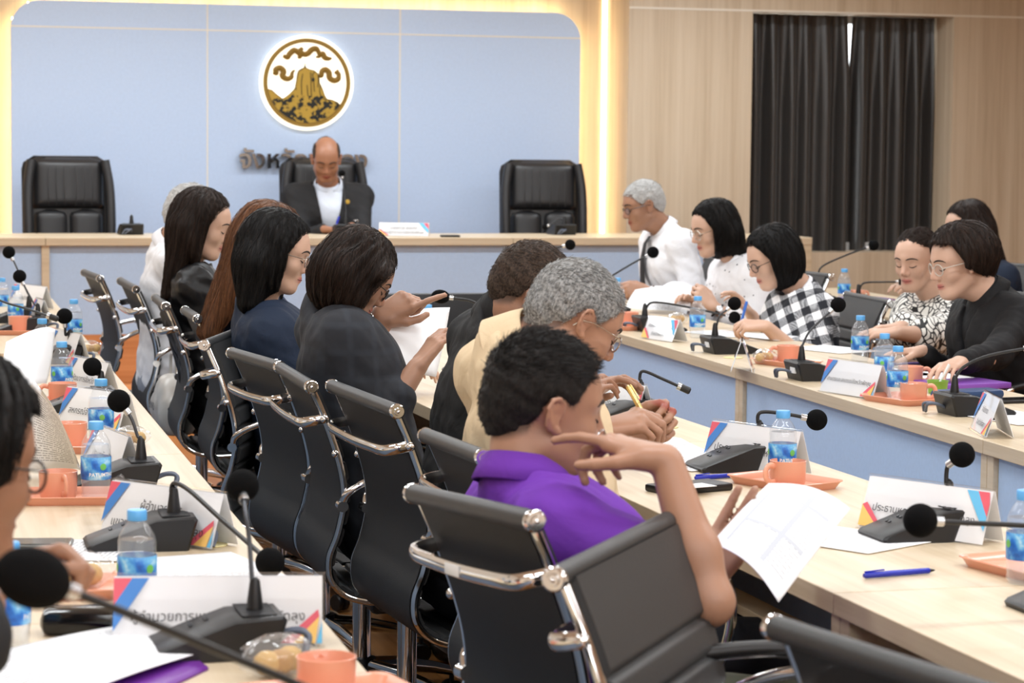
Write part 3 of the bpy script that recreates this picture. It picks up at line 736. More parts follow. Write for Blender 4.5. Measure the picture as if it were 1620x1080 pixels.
def head_prims(F, H, R, s, sex, fat=0.0):
    e = lambda c, r, k, op=0, Rl=None: F.ell(H(c), np.array(r) * s, R if Rl is None else R @ Rl, k * s, op)
    c = lambda a, b, ra, rb, k, op=0: F.cap(H(a), H(b), ra * s, rb * s, k * s, op)
    e((-0.014, 0, 0.035), (0.094, 0.074, 0.086), 0.02)
    jw = 0.0 if sex == 'm' else -0.006
    e((0.030, 0, -0.040), (0.058, 0.057 + fat + jw, 0.070), 0.035)
    e((0.040, 0, 0.034), (0.052, 0.060, 0.056), 0.03)
    c((0.066, -0.009, -0.096), (0.066, 0.009, -0.096), 0.021, 0.021, 0.025)
    for y in (-1, 1):
        c((-0.006, y * (0.048 + jw), -0.058), (0.052, y * 0.020, -0.093), 0.017 + fat, 0.016 + fat * .6, 0.025)   # jaw line
        F.sph(H((0.056, y * 0.037, -0.028)), 0.023 * s, 0.022 * s)                # cheek
        c((0.086, y * 0.008, 0.026), (0.064, y * 0.047, 0.022), 0.010, 0.009, 0.016)  # brow ridge
        F.sph(H((0.094, y * 0.031, -0.002)), 0.0125 * s, 0.014 * s, 1)             # eye hollow
        F.sph(H((0.0715, y * 0.031, -0.003)), 0.0145 * s, 0.004 * s)                # lidded eye
    c((0.085, 0, 0.016), (0.104, 0, -0.030), 0.0075, 0.0118, 0.013)                # nose
    for y in (-1, 1): F.sph(H((0.094, y * 0.0135, -0.036)), 0.0088 * s, 0.006 * s)
    for y in (-1, 1): c((0.0885, 0, -0.0590), (0.078, y * 0.021, -0.0625), 0.0060, 0.004, 0.008)
    for y in (-1, 1): c((0.0855, 0, -0.0715), (0.077, y * 0.018, -0.0680), 0.0070, 0.004, 0.008)
    for y in (-1, 1):                                                                  # ears
        t = radians(14); Rl = np.array([[cos(t), 0, sin(t)], [0, 1, 0], [-sin(t), 0, cos(t)]]); q = radians(22 * y); Rq = np.array([[cos(q), sin(q), 0], [-sin(q), cos(q), 0], [0, 0, 1]])
        e((-0.010, y * 0.0775, -0.003), (0.017, 0.006, 0.029), 0.005, 0, Rl @ Rq)
        rim = [(0.006, y * 0.074, 0.002), (0.004, y * 0.079, 0.018), (-0.006, y * 0.083, 0.027), (-0.018, y * 0.087, 0.024), (-0.025, y * 0.089, 0.010), (-0.022, y * 0.086, -0.008), (-0.012, y * 0.081, -0.022)]
        for i in range(6): c(rim[i], rim[i + 1], 0.0042, 0.0042, 0.003)
        F.sph(H((-0.006, y * 0.087, -0.001)), 0.0085 * s, 0.005 * s, 1)
        F.sph(H((-0.002, y * 0.076, -0.028)), 0.0085 * s, 0.006 * s)
HAND = {  # per finger (index..little): three joint angles; thumb: (spread, fold, end)
    'relaxed': ([(18, 28, 16), (24, 32, 20), (28, 36, 22), (32, 38, 24)], (40, 22, 18)),
    'flat': ([(4, 8, 5), (4, 8, 5), (5, 9, 6), (8, 12, 8)], (38, 8, 6)),
    'pinch': ([(42, 52, 26), (50, 58, 30), (58, 64, 36), (64, 68, 40)], (34, 42, 26)),
    'point': ([(6, 8, 4), (62, 84, 50), (66, 86, 54), (66, 84, 54)], (30, 30, 24)),
    'soft_point': ([(8, 12, 8), (40, 50, 34), (46, 56, 36), (50, 56, 38)], (36, 16, 10)),
    'curl': ([(48, 66, 40), (54, 70, 44), (58, 72, 46), (60, 72, 46)], (30, 38, 30))}
def hand_prims(F, W, d, n, side, pose, s=1.0):
    """W wrist, d finger direction, n back-of-hand normal, side +1 right / -1 left"""
    d = A3(d) / np.linalg.norm(d); n = A3(n) - d * (A3(n) @ d); n /= np.linalg.norm(n); t = np.cross(n, d) * side   # towards the thumb
    L = lambda x, y, z: W + (d * x + t * y + n * z) * s
    fing, th = HAND[pose]
    mcp = [(0.088, 0.028, 0.0), (0.092, 0.009, 0.002), (0.088, -0.010, 0.001), (0.080, -0.027, -0.002)]
    for (x, y, z) in mcp: F.cap(L(0.006, y * 0.55, 0), L(x - 0.006, y, z - 0.004), 0.0145 * s, 0.0115 * s, 0.014 * s)
    ln = [(0.042, 0.024, 0.019), (0.046, 0.028, 0.020), (0.043, 0.026, 0.019), (0.034, 0.020, 0.017)]; rr = [0.0092, 0.0094, 0.0088, 0.0078]
    for i in range(4):
        a = 0; p = L(*mcp[i]); spread = (1.5 - i) * 0.05; out = [p]
        for j in range(3):
            a += radians(fing[i][j]); v = (d * cos(spread) + t * sin(spread)) * cos(a) - n * sin(a); p = p + v * ln[i][j] * s; out.append(p)
        for j in range(3): F.cap(out[j], out[j + 1], (rr[i] - 0.0008 * j) * s, (rr[i] - 0.0008 * (j + 1)) * s, (0.006 if j == 0 else 0.002) * s)
    sp, fo, en = (radians(v) for v in th); p = L(0.022, 0.024, -0.006)
    v1 = d * cos(sp) + t * sin(sp) - n * 0.35; v1 /= np.linalg.norm(v1); q = p + v1 * 0.040 * s
    v2 = v1 * cos(fo) + (d * 0.8 - t * 0.5 - n * 0.2) * sin(fo); v2 /= np.linalg.norm(v2); r = q + v2 * 0.032 * s
    v3 = v2 * cos(en) + (d * 0.6 - t * 0.8) * sin(en); v3 /= np.linalg.norm(v3); u = r + v3 * 0.024 * s
    F.cap(L(0.012, 0.012, -0.004), p, 0.014 * s, 0.0145 * s, 0.012 * s); F.cap(p, q, 0.0145 * s, 0.0112 * s, 0.010 * s); F.cap(q, r, 0.0108 * s, 0.0098 * s, 0.004 * s); F.cap(r, u, 0.0098 * s, 0.0082 * s, 0.003 * s)
    return dict(tip=out[-1], thumb=u, L=L, d=d, n=n, t=t)
def hairline(x, st):
    xs = [-0.11, -0.075, -0.045, -0.02, 0.005, 0.025, 0.045, 0.06, 0.075, 0.09]
    zs = {'male': [-0.055, -0.050, -0.035, 0.022, 0.024, 0.004, 0.030, 0.050, 0.064, 0.07], 'high': [-0.055, -0.050, -0.035, 0.022, 0.024, 0.010, 0.045, 0.070, 0.09, 0.1],
          'bald': [-0.06, -0.055, -0.035, 0.022, 0.02, 0.004, 0.02, 0.06, 0.09, 0.1]}[st]
    return np.interp(x, xs, zs)
def hair_attr(C, R, s):
    def fn(V):
        q = (V - C) @ R / s; a = np.arctan2(q[:, 1], -q[:, 0] - 0.0); r = np.sqrt(q[:, 0] ** 2 + q[:, 1] ** 2)
        par = q[:, 1] * 0 + 1
        return np.stack([a * 0.10 * 8 / 2 + 0.3 * nzv(q, 24, 3) * 0.02, q[:, 2] * 4 + r * 4, r * 0 + a], 1)
    return fn
def strand_mat(src):
    nm = src.name + '_strand'
    if nm in MATS: return MATS[nm]
    t = NT(nm); rp = [n for n in src.node_tree.nodes if n.type == 'VALTORGB'][-1].color_ramp.elements
    hi = t.add('ShaderNodeHairInfo'); r = t.ramp(hi.outputs['Random'], [(0.0, tuple(rp[0].color)), (1.0, tuple(rp[1].color))]); t.link(r.outputs[0], t.b.inputs['Base Color'])
    t.set(Roughness=0.5); t.b.inputs['Specular IOR Level'].default_value = 0.22; MATS[nm] = t.m; return t.m
def strands(F, C, R, s, kind, mat, ho):
    rng = np.random.default_rng(len(F.V)); short = kind in ('male', 'high', 'bald', 'spiky')
    n = {'male': 5200, 'high': 5200, 'spiky': 6500, 'bald': 2600}.get(kind, 3600); m = 5 if short else 12
    V = F.V; V = V[rng.integers(0, len(V), n)] + rng.normal(0, 0.001, (n, 3)); q = (V - C) @ R / s
    if short: keep = np.ones(n, bool)
    else: keep = (q[:, 0] < 0.085)
    V = V[keep]; q = q[keep]; n = len(V); pts = np.zeros((n, m, 3)); p = V.copy(); pts[:, 0] = p
    if short:
        d, g = F.probe(p); flow = np.stack([np.where(q[:, 2] > 0.05, 0.9, -0.5), np.sign(q[:, 1]) * 0.25, np.where(q[:, 2] > 0.05, 0.1, -1.0)], 1) @ R.T
        flow = flow - g * (flow * g).sum(1)[:, None] * 0.9; L = (rng.uniform(0.005, 0.012, n) * np.where(q[:, 2] > 0.06, 1.5 if kind == 'spiky' else 1.0, 0.5 * np.clip(0.5 + (q[:, 2] + 0.05) * 8, 0.35, 1)))[:, None] * s
        lift = np.where(q[:, 2] > 0.05, 0.42 if kind == 'spiky' else 0.16, 0.05)[:, None]; v = flow + g * lift + rng.normal(0, 0.15, (n, 3)); v /= np.linalg.norm(v, axis=1)[:, None]
        for k in range(1, m): p = p + v * L / (m - 1); v = v + flow * 0.12; pts[:, k] = p
        rad = 0.00055
    else:
        st = (rng.uniform(0.05, 0.15, n) * (0.4 if kind == 'pixie' else 1) / (m - 1))[:, None] * s; target = rng.uniform(-0.001, 0.0035, n)
        up = R[:, 2]; jit = rng.normal(0, 0.10, (n, 3)); out = False
        for k in range(1, m):
            d, g = F.probe(p); fl = np.tile(np.array([0, 0, -1.0]) * 0.55 - up * 0.45, (n, 1)) + jit
            if kind == 'bun': fl = np.tile(-R[:, 0] - up * 0.15, (n, 1)) + jit
            near = np.abs(d) < 0.012
            fl = np.where(near[:, None], fl - g * (fl * g).sum(1)[:, None], fl); fl /= np.maximum(np.linalg.norm(fl, axis=1), 1e-6)[:, None]
            p = p + fl * st; d, g = F.probe(p); near = np.abs(d) < 0.012
            p = np.where(near[:, None], p - g * (d - target)[:, None] * 0.8, p); pts[:, k] = p
        rad = 0.0006
        qe = (pts.reshape(-1, 3) - C) @ R / s; bad = ((qe[:, 0] > 0.034 + 0.55 * np.clip(qe[:, 2] - 0.015, 0, 0.08) + 0.25 * np.clip(np.abs(qe[:, 1]) - 0.06, 0, 1)) & (qe[:, 2] < {'pixie': 0.074}.get(kind, 0.080) - 0.20 * np.abs(qe[:, 1] - 0.012)) & (np.abs(qe[:, 1]) < 0.072)).reshape(n, m).any(1)
        pts = pts[~bad]; n = len(pts)
    cu = bpy.data.hair_curves.new('hair_strands'); cu.add_curves([m] * n)
    cu.attributes['position'].data.foreach_set('vector', pts.astype(np.float32).ravel())
    ra = cu.attributes.new('radius', 'FLOAT', 'POINT') if 'radius' not in cu.attributes else cu.attributes['radius']
    ra.data.foreach_set('value', np.tile(np.linspace(rad, rad * 0.35, m), n).astype(np.float32))
    cu.materials.append(strand_mat(mat)); o = bpy.data.objects.new('hair_strands', cu); COL.objects.link(o); o.parent = ho
def build_hair(C, R, s, kind, mat, parent, h, extra=None, vol=0.0):
    F = Field(); H = lambda p: C + R @ (np.array(p, float) * s); loc = lambda P: (P - C) @ R / s
    if kind in ('male', 'high', 'bald', 'spiky'):
        st = 'high' if kind == 'spiky' else kind; th = (0.0045 if kind == 'spiky' else 0.0055) + vol
        ex = 0.010 if kind == 'spiky' else 0
        F.ell(H((-0.014, 0, 0.035)), np.array((0.094 + th, 0.074 + th * 0.7, 0.086 + th * 1.2 + ex)) * s, R, 0.02 * s); F.ell(H((0.034, 0, 0.036)), np.array((0.052 + th, 0.058 + th * .6, 0.056 + th + ex)) * s, R, 0.03 * s)
        F.cap(H((-0.075, 0, -0.01)), H((-0.062, 0, -0.05)), 0.040 * s, 0.033 * s, 0.03 * s)
        def post(P, d):
            q = loc(P); d = d + (0.0038 * np.clip((0.045 - q[:, 2]) / 0.07, 0, 1) + (0.003 * np.clip((q[:, 0] - 0.03) / 0.04, 0, 1) if kind != 'spiky' else 0)) * s
            d = d + 0.0014 * nzv(q * [1, 1, 0.5], 330, 1) + 0.0022 * nzv(q, 95, 2)
            cut = (hairline(q[:, 0], st) - q[:, 2]) * 0.75 + 0.002 * nzv(q, 260, 5)
            if kind == 'bald':
                crown = np.minimum(np.minimum(q[:, 2] - 0.046 + 0.2 * np.clip(q[:, 0], -0.05, 0.06), 0.060 - np.abs(q[:, 1])), q[:, 0] + 0.075)
                cut = np.maximum(cut, crown * 0.8); cut = np.maximum(cut, (q[:, 0] - 0.052) * 0.8)
            d = np.maximum(d, cut * s); d = np.maximum(d, -(np.linalg.norm((q - [0, 0, 0]) * [1, 0.01, 1] - [0.078, 0, -0.02], axis=1) - 0.058) * s if kind == 'male' else d)
            return d * 0.9
    else:
        if kind == 'bun': vol -= 0.006
        F.ell(H((-0.016, 0, 0.038)), np.array((0.106 + vol, 0.087 + vol, 0.096 + vol)) * s, R, 0.02 * s)
        if kind in ('bob', 'long', 'lob'):
            F.ell(H((-0.022, 0, -0.02)), np.array((0.098 + vol, 0.094 + vol, 0.118)) * s, R, 0.03 * s)
        if kind == 'pixie':
            F.ell(H((-0.022, 0, 0.03)), np.array((0.122, 0.100, 0.098)) * s, R, 0.03 * s); F.cap(H((-0.085, 0, 0.0)), H((-0.075, 0, -0.055)), 0.045 * s, 0.035 * s, 0.03 * s)
            F.cap(H((0.05, 0, 0.085)), H((0.085, 0.02, 0.062)), 0.026 * s, 0.02 * s, 0.02 * s)
        if kind == 'bun': F.ell(H((-0.12, 0, 0.02)), np.array((0.035, 0.04, 0.04)) * s, R, 0.02 * s)
        if extra: extra(F, H)
        def post(P, d):
            q = loc(P); a = np.arctan2(q[:, 1], -q[:, 0] + 0.03)
            d = d + (0.0030 * np.sin(a * 26 + 2.0 * nzv(q, 16, 4)) + 0.0016 * np.sin(a * 61 + 3 * nzv(q, 22, 7)) + 0.0022 * nzv(q * [1, 1, .4], 60, 2)) * s
            y = np.abs(q[:, 1])
            # opening for the face: in front of the ears, below the fringe
            front = {'bob': 0.028, 'lob': 0.028, 'long': 0.024, 'pixie': 0.010, 'bun': 0.010}[kind]
            top = {'bob': 0.092, 'lob': 0.094, 'long': 0.095, 'pixie': 0.086, 'bun': 0.080}[kind] - (0.20 if kind != 'bun' else 0.3) * np.abs(q[:, 1] - 0.012)
            front = front + 0.55 * np.clip(q[:, 2] - 0.015, 0, 0.08) * (kind != 'bun')
            face = np.maximum(np.maximum((front + 0.10 * np.clip(-q[:, 2], 0, .1) * (kind == 'lob') + 0.25 * np.clip(y - 0.06, 0, 1)) - q[:, 0], q[:, 2] - top), -0.4 - q[:, 2])
            d = np.maximum(d, -(face * 0.8) * s)
            if kind == 'pixie':
                d = np.maximum(d, np.minimum((-0.03 + 0.6 * np.clip(-q[:, 0] - 0.02, -0.06, 0.08) * -1 - q[:, 2]), 1) * 0.7 * s)
            if kind == 'bun':
                d = np.maximum(d, (hairline(q[:, 0], 'high') - 0.004 - q[:, 2]) * 0.75 * s)
            return d * 0.85
    me = F.mesh('hair', h, post, {'strand': hair_attr(C, R, s)})
    ho = link('hair', me, mat, parent)
    strands(F, C, R, s, kind, mat, ho)
    return ho
def glasses(H, parent, mat, s=1.0, w=0.026, hgt=0.019, lens=True, rimless=False):
    mb = MB(); V = lambda p: Vector(H(p))
    rims = []
    for y in (-1, 1):
        ring = [(0.1005 - 0.010 * abs(y * 0.032 + w * cos(t) * 1.0 * 1) / 0.06, y * 0.033 + w * cos(t), -0.006 + hgt * sin(t) * (1 if sin(t) > 0 else 0.95)) for t in (2 * pi * k / 20 for k in range(20))]
        rims.append(ring)
        mb.tube([V(p) for p in ring], 0.0011 * s if rimless else 0.0018 * s, 6, closed=True)
        mb.tube([V((0.0925, y * 0.058, 0.001)), V((0.080, y * 0.074, 0.003)), V((0.01, y * 0.083, 0.006)), V((-0.018, y * 0.084, 0.000)), V((-0.032, y * 0.082, -0.018))], 0.0015 * s, 6)
    mb.tube([V((0.0985, -0.008, 0.0)), V((0.1015, 0, 0.003)), V((0.0985, 0.008, 0.0))], 0.0015 * s, 6)
    g = mb.build('glasses', mat, parent)
    if lens:
        for ring in rims:
            lm = MB(); lm._add([V(p) for p in ring], [tuple(range(20))]); lm.build('lens', clear('spectacle_lens', (1, 1, 1, 1), 0.03, 0.02), g)
    return g
NPER = [0]
def ik(S, W, pole, a, b):
    v = W - S; L = np.linalg.norm(v); m = (a + b) * 0.985
    if L > m: W = S + v / L * m; v = W - S; L = m
    L = max(L, abs(a - b) + 0.02); x = (a * a - b * b + L * L) / (2 * L); y = sqrt(max(a * a - x * x, 1e-6)); d = v / np.linalg.norm(v); p = pole - d * (pole @ d); p /= np.linalg.norm(p)
    return S + d * x + p * y, W
def person(label, C, yaw, pitch, roll=0, N=None, pel=None, face=0.0, sw=None, sho=None, arms=None, top=None, hair=('male', None), tone=(198, 148, 116), sex='m', s=1.0, h=0.005,
           glass=None, trousers=None, group=None, fat=0.0, girth=1.0, collar=None, extra_hair=None, vol=0.0, brow=(30, 24, 22), neckr=0.055, lips=None, legs=True, fz=0.0, lean=0.14, top_h=None, bust=0.0):
    C = A3(C); R = rotm(yaw, pitch, roll); H = lambda p: C + R @ (np.array(p, float) * s)
    f = np.array([cos(radians(face)), sin(radians(face)), 0]); l = np.array([-f[1], f[0], 0]); u = np.array([0, 0, 1.0])
    N = A3(N) if N is not None else C + (R @ np.array([-0.045, 0, -0.16])) * s
    if pel is None: pel = N - f * lean; pel[2] = 0.555 + fz
    pel = A3(pel)
    root = thing('person', label, 'person', (pel[0], pel[1], 0)); root.rotation_euler = (0, 0, 0)
    inv = Vector((-pel[0], -pel[1], 0))
    off = np.array([pel[0], pel[1], 0.0])
    # everything is meshed in world space and shifted under the root
    def put(o):
        o.location = inv; return o
    ax = N - pel; ax = ax / np.linalg.norm(ax)
    sw = sw or (0.335 if sex == 'm' else 0.29)
    if sho: SR, SL = A3(sho[0]), A3(sho[1])
    else:
        m = N - ax * (0.066 if sex == 'm' else 0.080); SR, SL = m - l * sw / 2, m + l * sw / 2
    chest = N * 0.66 + pel * 0.34 + f * 0.015; waist = N * 0.30 + pel * 0.70
    B = Field(); head_prims(B, H, R, s, sex, fat)
    B.cap(H((-0.030, 0, -0.055)), N, neckr * 0.93 * s, neckr * 0.95 * s, 0.018); B.cap(H((0.012, 0, -0.085)), N + f * 0.015, 0.034 * s, 0.038, 0.02)
    B.chain([N - ax * 0.05, chest, waist, pel], [0.05, 0.085, 0.085, 0.09], 0.04); B.cap(SR, SL, 0.036, 0.036, 0.03)
    hands = {}
    T = Field(); g = girth
    for sg in (-1, 1):
        T.cap(pel + l * sg * 0.075 * g + u * 0.02, chest + l * sg * 0.078 * g, 0.118 * g, 0.108 * g, 0.07)
    T.ell(chest, np.array((0.118 * g + bust * .4, 0.165 * g, 0.16)), np.stack([np.cross(l, ax), l, ax], 1), 0.06)
    if bust:
        for sg in (-1, 1): T.sph(chest + f * 0.09 + l * sg * 0.075 - ax * 0.02, 0.062 + bust, 0.05)
    T.cap(SR, SL, (0.058 if sex == 'm' else 0.05) * g, (0.058 if sex == 'm' else 0.05) * g, 0.05)
    for S in (SR, SL): T.cap(N - ax * 0.040, S - ax * 0.008, neckr * 1.1 * s, (0.056 if sex == 'm' else 0.048) * g, 0.05)
    T.cap(N, N + (C + R @ (np.array([-0.025, 0, -0.03]) * s) - N) * 0.22, neckr * 1.14 * s, neckr * 1.12 * s, 0.02)
    sl = (top or {}).get('sleeve', 'long'); fitw = (top or {}).get('loose', 0.0)
    for key, S, sg in (('r', SR, 1), ('l', SL, -1)):
        a = (arms or {}).get(key)
        if a is None: a = dict(W=np.array([*(S + f * 0.36 + l * sg * 0.06)[:2], 0.80 + fz]))
        W = A3(a['W'])
        if 'E' in a: E = A3(a['E'])
        else: E, W = ik(S, W, -u * 1.0 - l * sg * a.get('out', 0.35) - f * 0.35, 0.285 if sex == 'm' else 0.265, 0.25 if sex == 'm' else 0.235)
        fd = (W - E) / np.linalg.norm(W - E)
        if 'show' in a: print('   arm', label[:22], key, 'upper %.3f fore %.3f' % (np.linalg.norm(E - S), np.linalg.norm(W - E)))
        ar = a.get('ar', 1.0)
        B.cap(S, E, 0.043 * ar, 0.034 * ar, 0.02); mid = E + (W - E) * 0.35; B.cap(E, mid, 0.033 * ar, 0.0345 * ar, 0.012); B.cap(mid, W, 0.0345 * ar, 0.0245 * ar, 0.02)
        hands[key] = hand_prims(B, W + fd * 0.008, A3(a.get('d', fd)), A3(a.get('n', u)), sg, a.get('pose', 'relaxed'), a.get('hs', 1.0 if sex == 'm' else 0.92)); hands[key]['W'] = W
        up = S + (E - S) * 0.55
        if sl == 'long':
            T.cap(S, E, (0.060 if sex == 'm' else 0.053) * g ** .5 + fitw, 0.049 + fitw, 0.035); T.cap(E, E + (W - E) * a.get('cuff', 0.93), 0.048 + fitw, 0.036 + fitw * .7, 0.02)
        elif sl == 'elbow': T.cap(S, E, 0.060 + fitw, 0.054 + fitw, 0.035); T.cap(E, E + (W - E) * 0.30, 0.054 + fitw, 0.056 + fitw, 0.02)
        elif sl == 'three': T.cap(S, E, 0.060 + fitw, 0.050 + fitw, 0.035); T.cap(E, E + (W - E) * 0.62, 0.050 + fitw, 0.046 + fitw, 0.02)
        else: T.cap(S, S + (E - S) * a.get('cuff', 0.62), 0.064 + fitw, 0.068 + fitw, 0.035)
    base = np.array(srgb(*tone)[:3]); lipc = np.array(srgb(*(lips or ((tone[0] - 14, tone[1] - 46, tone[2] - 36) if sex == 'm' else (182, 96, 92))))[:3])
    def tonefn(V):
        q = (V - C) @ R / s; c = np.tile(base, (len(V), 1)); c *= (1 + 0.05 * nzv(V, 40, 2))[:, None]
        m = np.exp(-(((np.abs(q[:, 1]) / 0.022) ** 2) ** 2)) * np.exp(-((q[:, 2] + 0.0655) / 0.0095) ** 4) * (q[:, 0] > 0.07)
        c = c * (1 - m[:, None]) + lipc * m[:, None]
        rd = np.exp(-((q[:, 0] - 0.10) ** 2 + q[:, 1] ** 2 + (q[:, 2] + 0.03) ** 2) / 0.0006) * 0.25 + np.exp(-((q[:, 0] + 0.01) ** 2 + (np.abs(q[:, 1]) - 0.082) ** 2 + (q[:, 2]) ** 2) / 0.0009) * 0.2
        if hair[0] in ('male', 'high', 'spiky'):
            zl = hairline(q[:, 0], 'high' if hair[0] in ('high', 'spiky') else 'male'); st = np.clip((q[:, 2] - zl + 0.008) / 0.014, 0, 1) * (np.abs(q[:, 1]) < 0.085) * (q[:, 2] > -0.09) * 0.75; hc = np.array(srgb(*brow)[:3]) * 2.2
            c = c * (1 - st[:, None]) + hc * st[:, None]
        return c * (1 - rd[:, None]) + c * np.array([1.12, 0.82, 0.78]) * rd[:, None]
    body = put(link('body', B.mesh('body', h, None, {'tone': tonefn}), M_SKIN, root))
    # brows, lash lines and mouth line
    bm_ = plain('brow_%d_%d' % (brow[0], brow[1]), srgb(*brow), 0.8); lm = plain('lash_line', srgb(26, 18, 16), 0.7); mm = plain('mouth_line', srgb(96, 48, 42), 0.6)
    def on_skin(pts, off):
        P = np.array([H(p) for p in pts])
        for _ in range(3):
            d, gr = B.probe(P); P = P - gr * (d - off * s)[:, None]
        return [Vector(p) for p in P]
    bw = 1.0 if sex == 'm' else 0.8
    for y in (-1, 1):
        MB().tube(on_skin([(0.096, y * 0.011, 0.0215), (0.096, y * 0.019, 0.0245), (0.093, y * 0.028, 0.0265), (0.088, y * 0.037, 0.0265), (0.080, y * 0.046, 0.0235), (0.072, y * 0.052, 0.0185)], 0.0002), [0.0020 * s * bw, 0.0030 * s * bw, 0.0034 * s * bw, 0.0032 * s * bw, 0.0024 * s * bw, 0.0010 * s], 8).build('eyebrow', bm_, body)
        MB().tube(on_skin([(0.085, y * 0.0175, -0.0070), (0.088, y * 0.0235, -0.0098), (0.088, y * 0.0305, -0.0112), (0.086, y * 0.0375, -0.0100), (0.080, y * 0.0435, -0.0065), (0.076, y * 0.0480, -0.0035)], 0.0004), [0.0010 * s, 0.0017 * s, 0.0020 * s, 0.0021 * s, 0.0018 * s, 0.0008 * s], 6).build('eyelash', lm, body)
    MB().tube(on_skin([(0.080, -0.0215, -0.0645), (0.088, -0.012, -0.0660), (0.092, 0, -0.0652), (0.088, 0.012, -0.0660), (0.080, 0.0215, -0.0645)], 0.0002), 0.0013 * s, 6).build('mouth_line', mm, body)
    for ch in body.children: ch.location = (0, 0, 0)
    if hair[1] is not None: put(build_hair(C, R, s, hair[0], hair[1], root, h, extra_hair, vol))
    if glass is not None: put(glasses(H, root, glass[0], s, *glass[1:]))
    # clothing
    if top:
        wr = top.get('wrinkle', 0.004); oc = top.get('open')
        ex = top.get('extra')
        if ex: ex(T, dict(N=N, pel=pel, chest=chest, f=f, l=l, u=u, ax=ax, SR=SR, SL=SL))
        fx = np.cross(l, ax)
        def post(P, d):
            q = (P - N); d = d + wr * (nzv(P * [1, 1, 0.6] + nzv(P, 7, 1)[:, None] * 0.03, 28, NPER[0]) * 0.7 + 0.5 * nzv(P, 60, NPER[0] + 3))
            # cut off square to the neck
            L = q @ ax; na = (C + R @ (np.array([-0.025, 0, -0.03]) * s) - N); na = na / np.linalg.norm(na)
            Ln = (P - N) @ na; rr = np.linalg.norm(P - N - Ln[:, None] * na, axis=1)
            d = np.maximum(d, np.where(rr < 0.088, np.maximum(Ln - 0.010, 0.5 * (rr - 0.088)), -1))
            if oc:     # V opening down the front
                y = q @ l; x = q @ fx; dep, wid = oc
                v = np.maximum(np.maximum(np.abs(y) - wid * np.clip(1 + (L - 0.02) / dep, 0, 1.2), -x + 0.0), -L - dep)
                d = np.maximum(d, -v)
            return d * 0.9
        tb = T.mesh(top.get('name', 'shirt'), top_h or h * 1.25, post); clo = put(link(top.get('name', 'shirt'), tb, top['mat'], root))
        if top.get('under'):      # shirt seen in the opening
            U = Field()
            for sg in (-1, 1): U.cap(pel + l * sg * 0.06 + u * 0.1, chest + l * sg * 0.075 * g, 0.105 * g, 0.095 * g, 0.07)
            U.ell(chest, np.array((0.104 * g, 0.15 * g, 0.15)), np.stack([fx, l, ax], 1), 0.06); U.cap(SR, SL, 0.045, 0.045, 0.05); U.cap(N - ax * 0.05, N, 0.06, 0.058, 0.05)
            put(link('inner_shirt', U.mesh('inner_shirt', h * 1.5, lambda P, d: d + 0.003 * nzv(P, 30, 4)), top['under'], root))
    if collar:
        kind, cm = collar[0], collar[1]; cn = C * 0.0 + N + (H((-0.02, 0, -0.12)) - N) * 0.35; nax = (H((-0.025, 0, -0.03)) - N); nax /= np.linalg.norm(nax)
        nf = f - nax * (f @ nax); nf /= np.linalg.norm(nf); nl = np.cross(nax, nf); r0 = neckr * s
        hh = collar[2] if len(collar) > 2 else 0.036; rows = []
        spec = {'stand': [(0.008, -0.035), (0.007, -0.005), (0.005, hh * .6), (0.004, hh), (0.006, hh + 0.002), (0.009, hh), (0.012, hh * .5), (0.014, -0.03)],
                'shirt': [(0.008, -0.02), (0.006, hh * .5), (0.005, hh), (0.008, hh + 0.003), (0.013, hh - 0.003), (0.020, hh - 0.020), (0.026, hh - 0.040), (0.023, hh - 0.042), (0.016, hh - 0.024)]}[kind]
        gap = collar[3] if len(collar) > 3 else 0.0
        for i, (dr, z) in enumerate(spec):
            row = []
            for k in range(41):
                a = gap + (2 * pi - 2 * gap) * k / 40; fr = max(0.0, cos(a)); dz = -0.020 * fr - (0.020 * fr ** 4 if kind == 'shirt' and i > 3 else 0)
                row.append(tuple(N + nax * (z + dz - 0.002) + nf * cos(a) * (r0 * 1.05 + dr) + nl * sin(a) * (r0 + dr) + nf * 0.008))
            rows.append(row)
        put(MB().grid(rows).build('collar', cm, root, True, 80))
    if legs:
        tm = trousers or cloth('trousers_dark', srgb(32, 33, 38)); L = Field(); sh = []
        for sg in (-1, 1):
            hp = pel + l * sg * 0.085; kn = np.array([*(hp + f * 0.40)[:2], 0.52 + fz]); an = np.array([*(kn + f * 0.02)[:2], 0.10 + fz])
            hp[2] = min(hp[2], 0.56 + fz)
            L.cap(hp, kn, 0.088, 0.066, 0.04); L.cap(kn, an, 0.063, 0.048, 0.02); sh.append(an)
        L.cap(pel + l * 0.06, pel - l * 0.06, 0.115, 0.115, 0.05)
        put(link('trousers', L.mesh('trousers', 0.010, lambda P, d: d + 0.004 * nzv(P, 25, 9)), tm, root))
        for an in sh:
            S = Field().cap((an[0] - f[0] * 0.02, an[1] - f[1] * 0.02, 0.05 + fz), tuple((an + f * 0.16)[:2]) + (0.035 + fz,), 0.046, 0.034, 0.02).cap((an[0], an[1], 0.06 + fz), (an[0], an[1], 0.11 + fz), 0.042, 0.042, 0.02)
            put(link('shoe', S.mesh('shoe', 0.010, lambda P, d: np.maximum(d, 0.004 + fz - P[:, 2])), plain('shoe_leather', srgb(20, 18, 18), 0.35), root))
    NPER[0] += 1
    return dict(root=root, H=H, R=R, C=C, N=N, f=f, l=l, SR=SR, SL=SL, hands=hands, chest=chest, put=put, pel=pel)
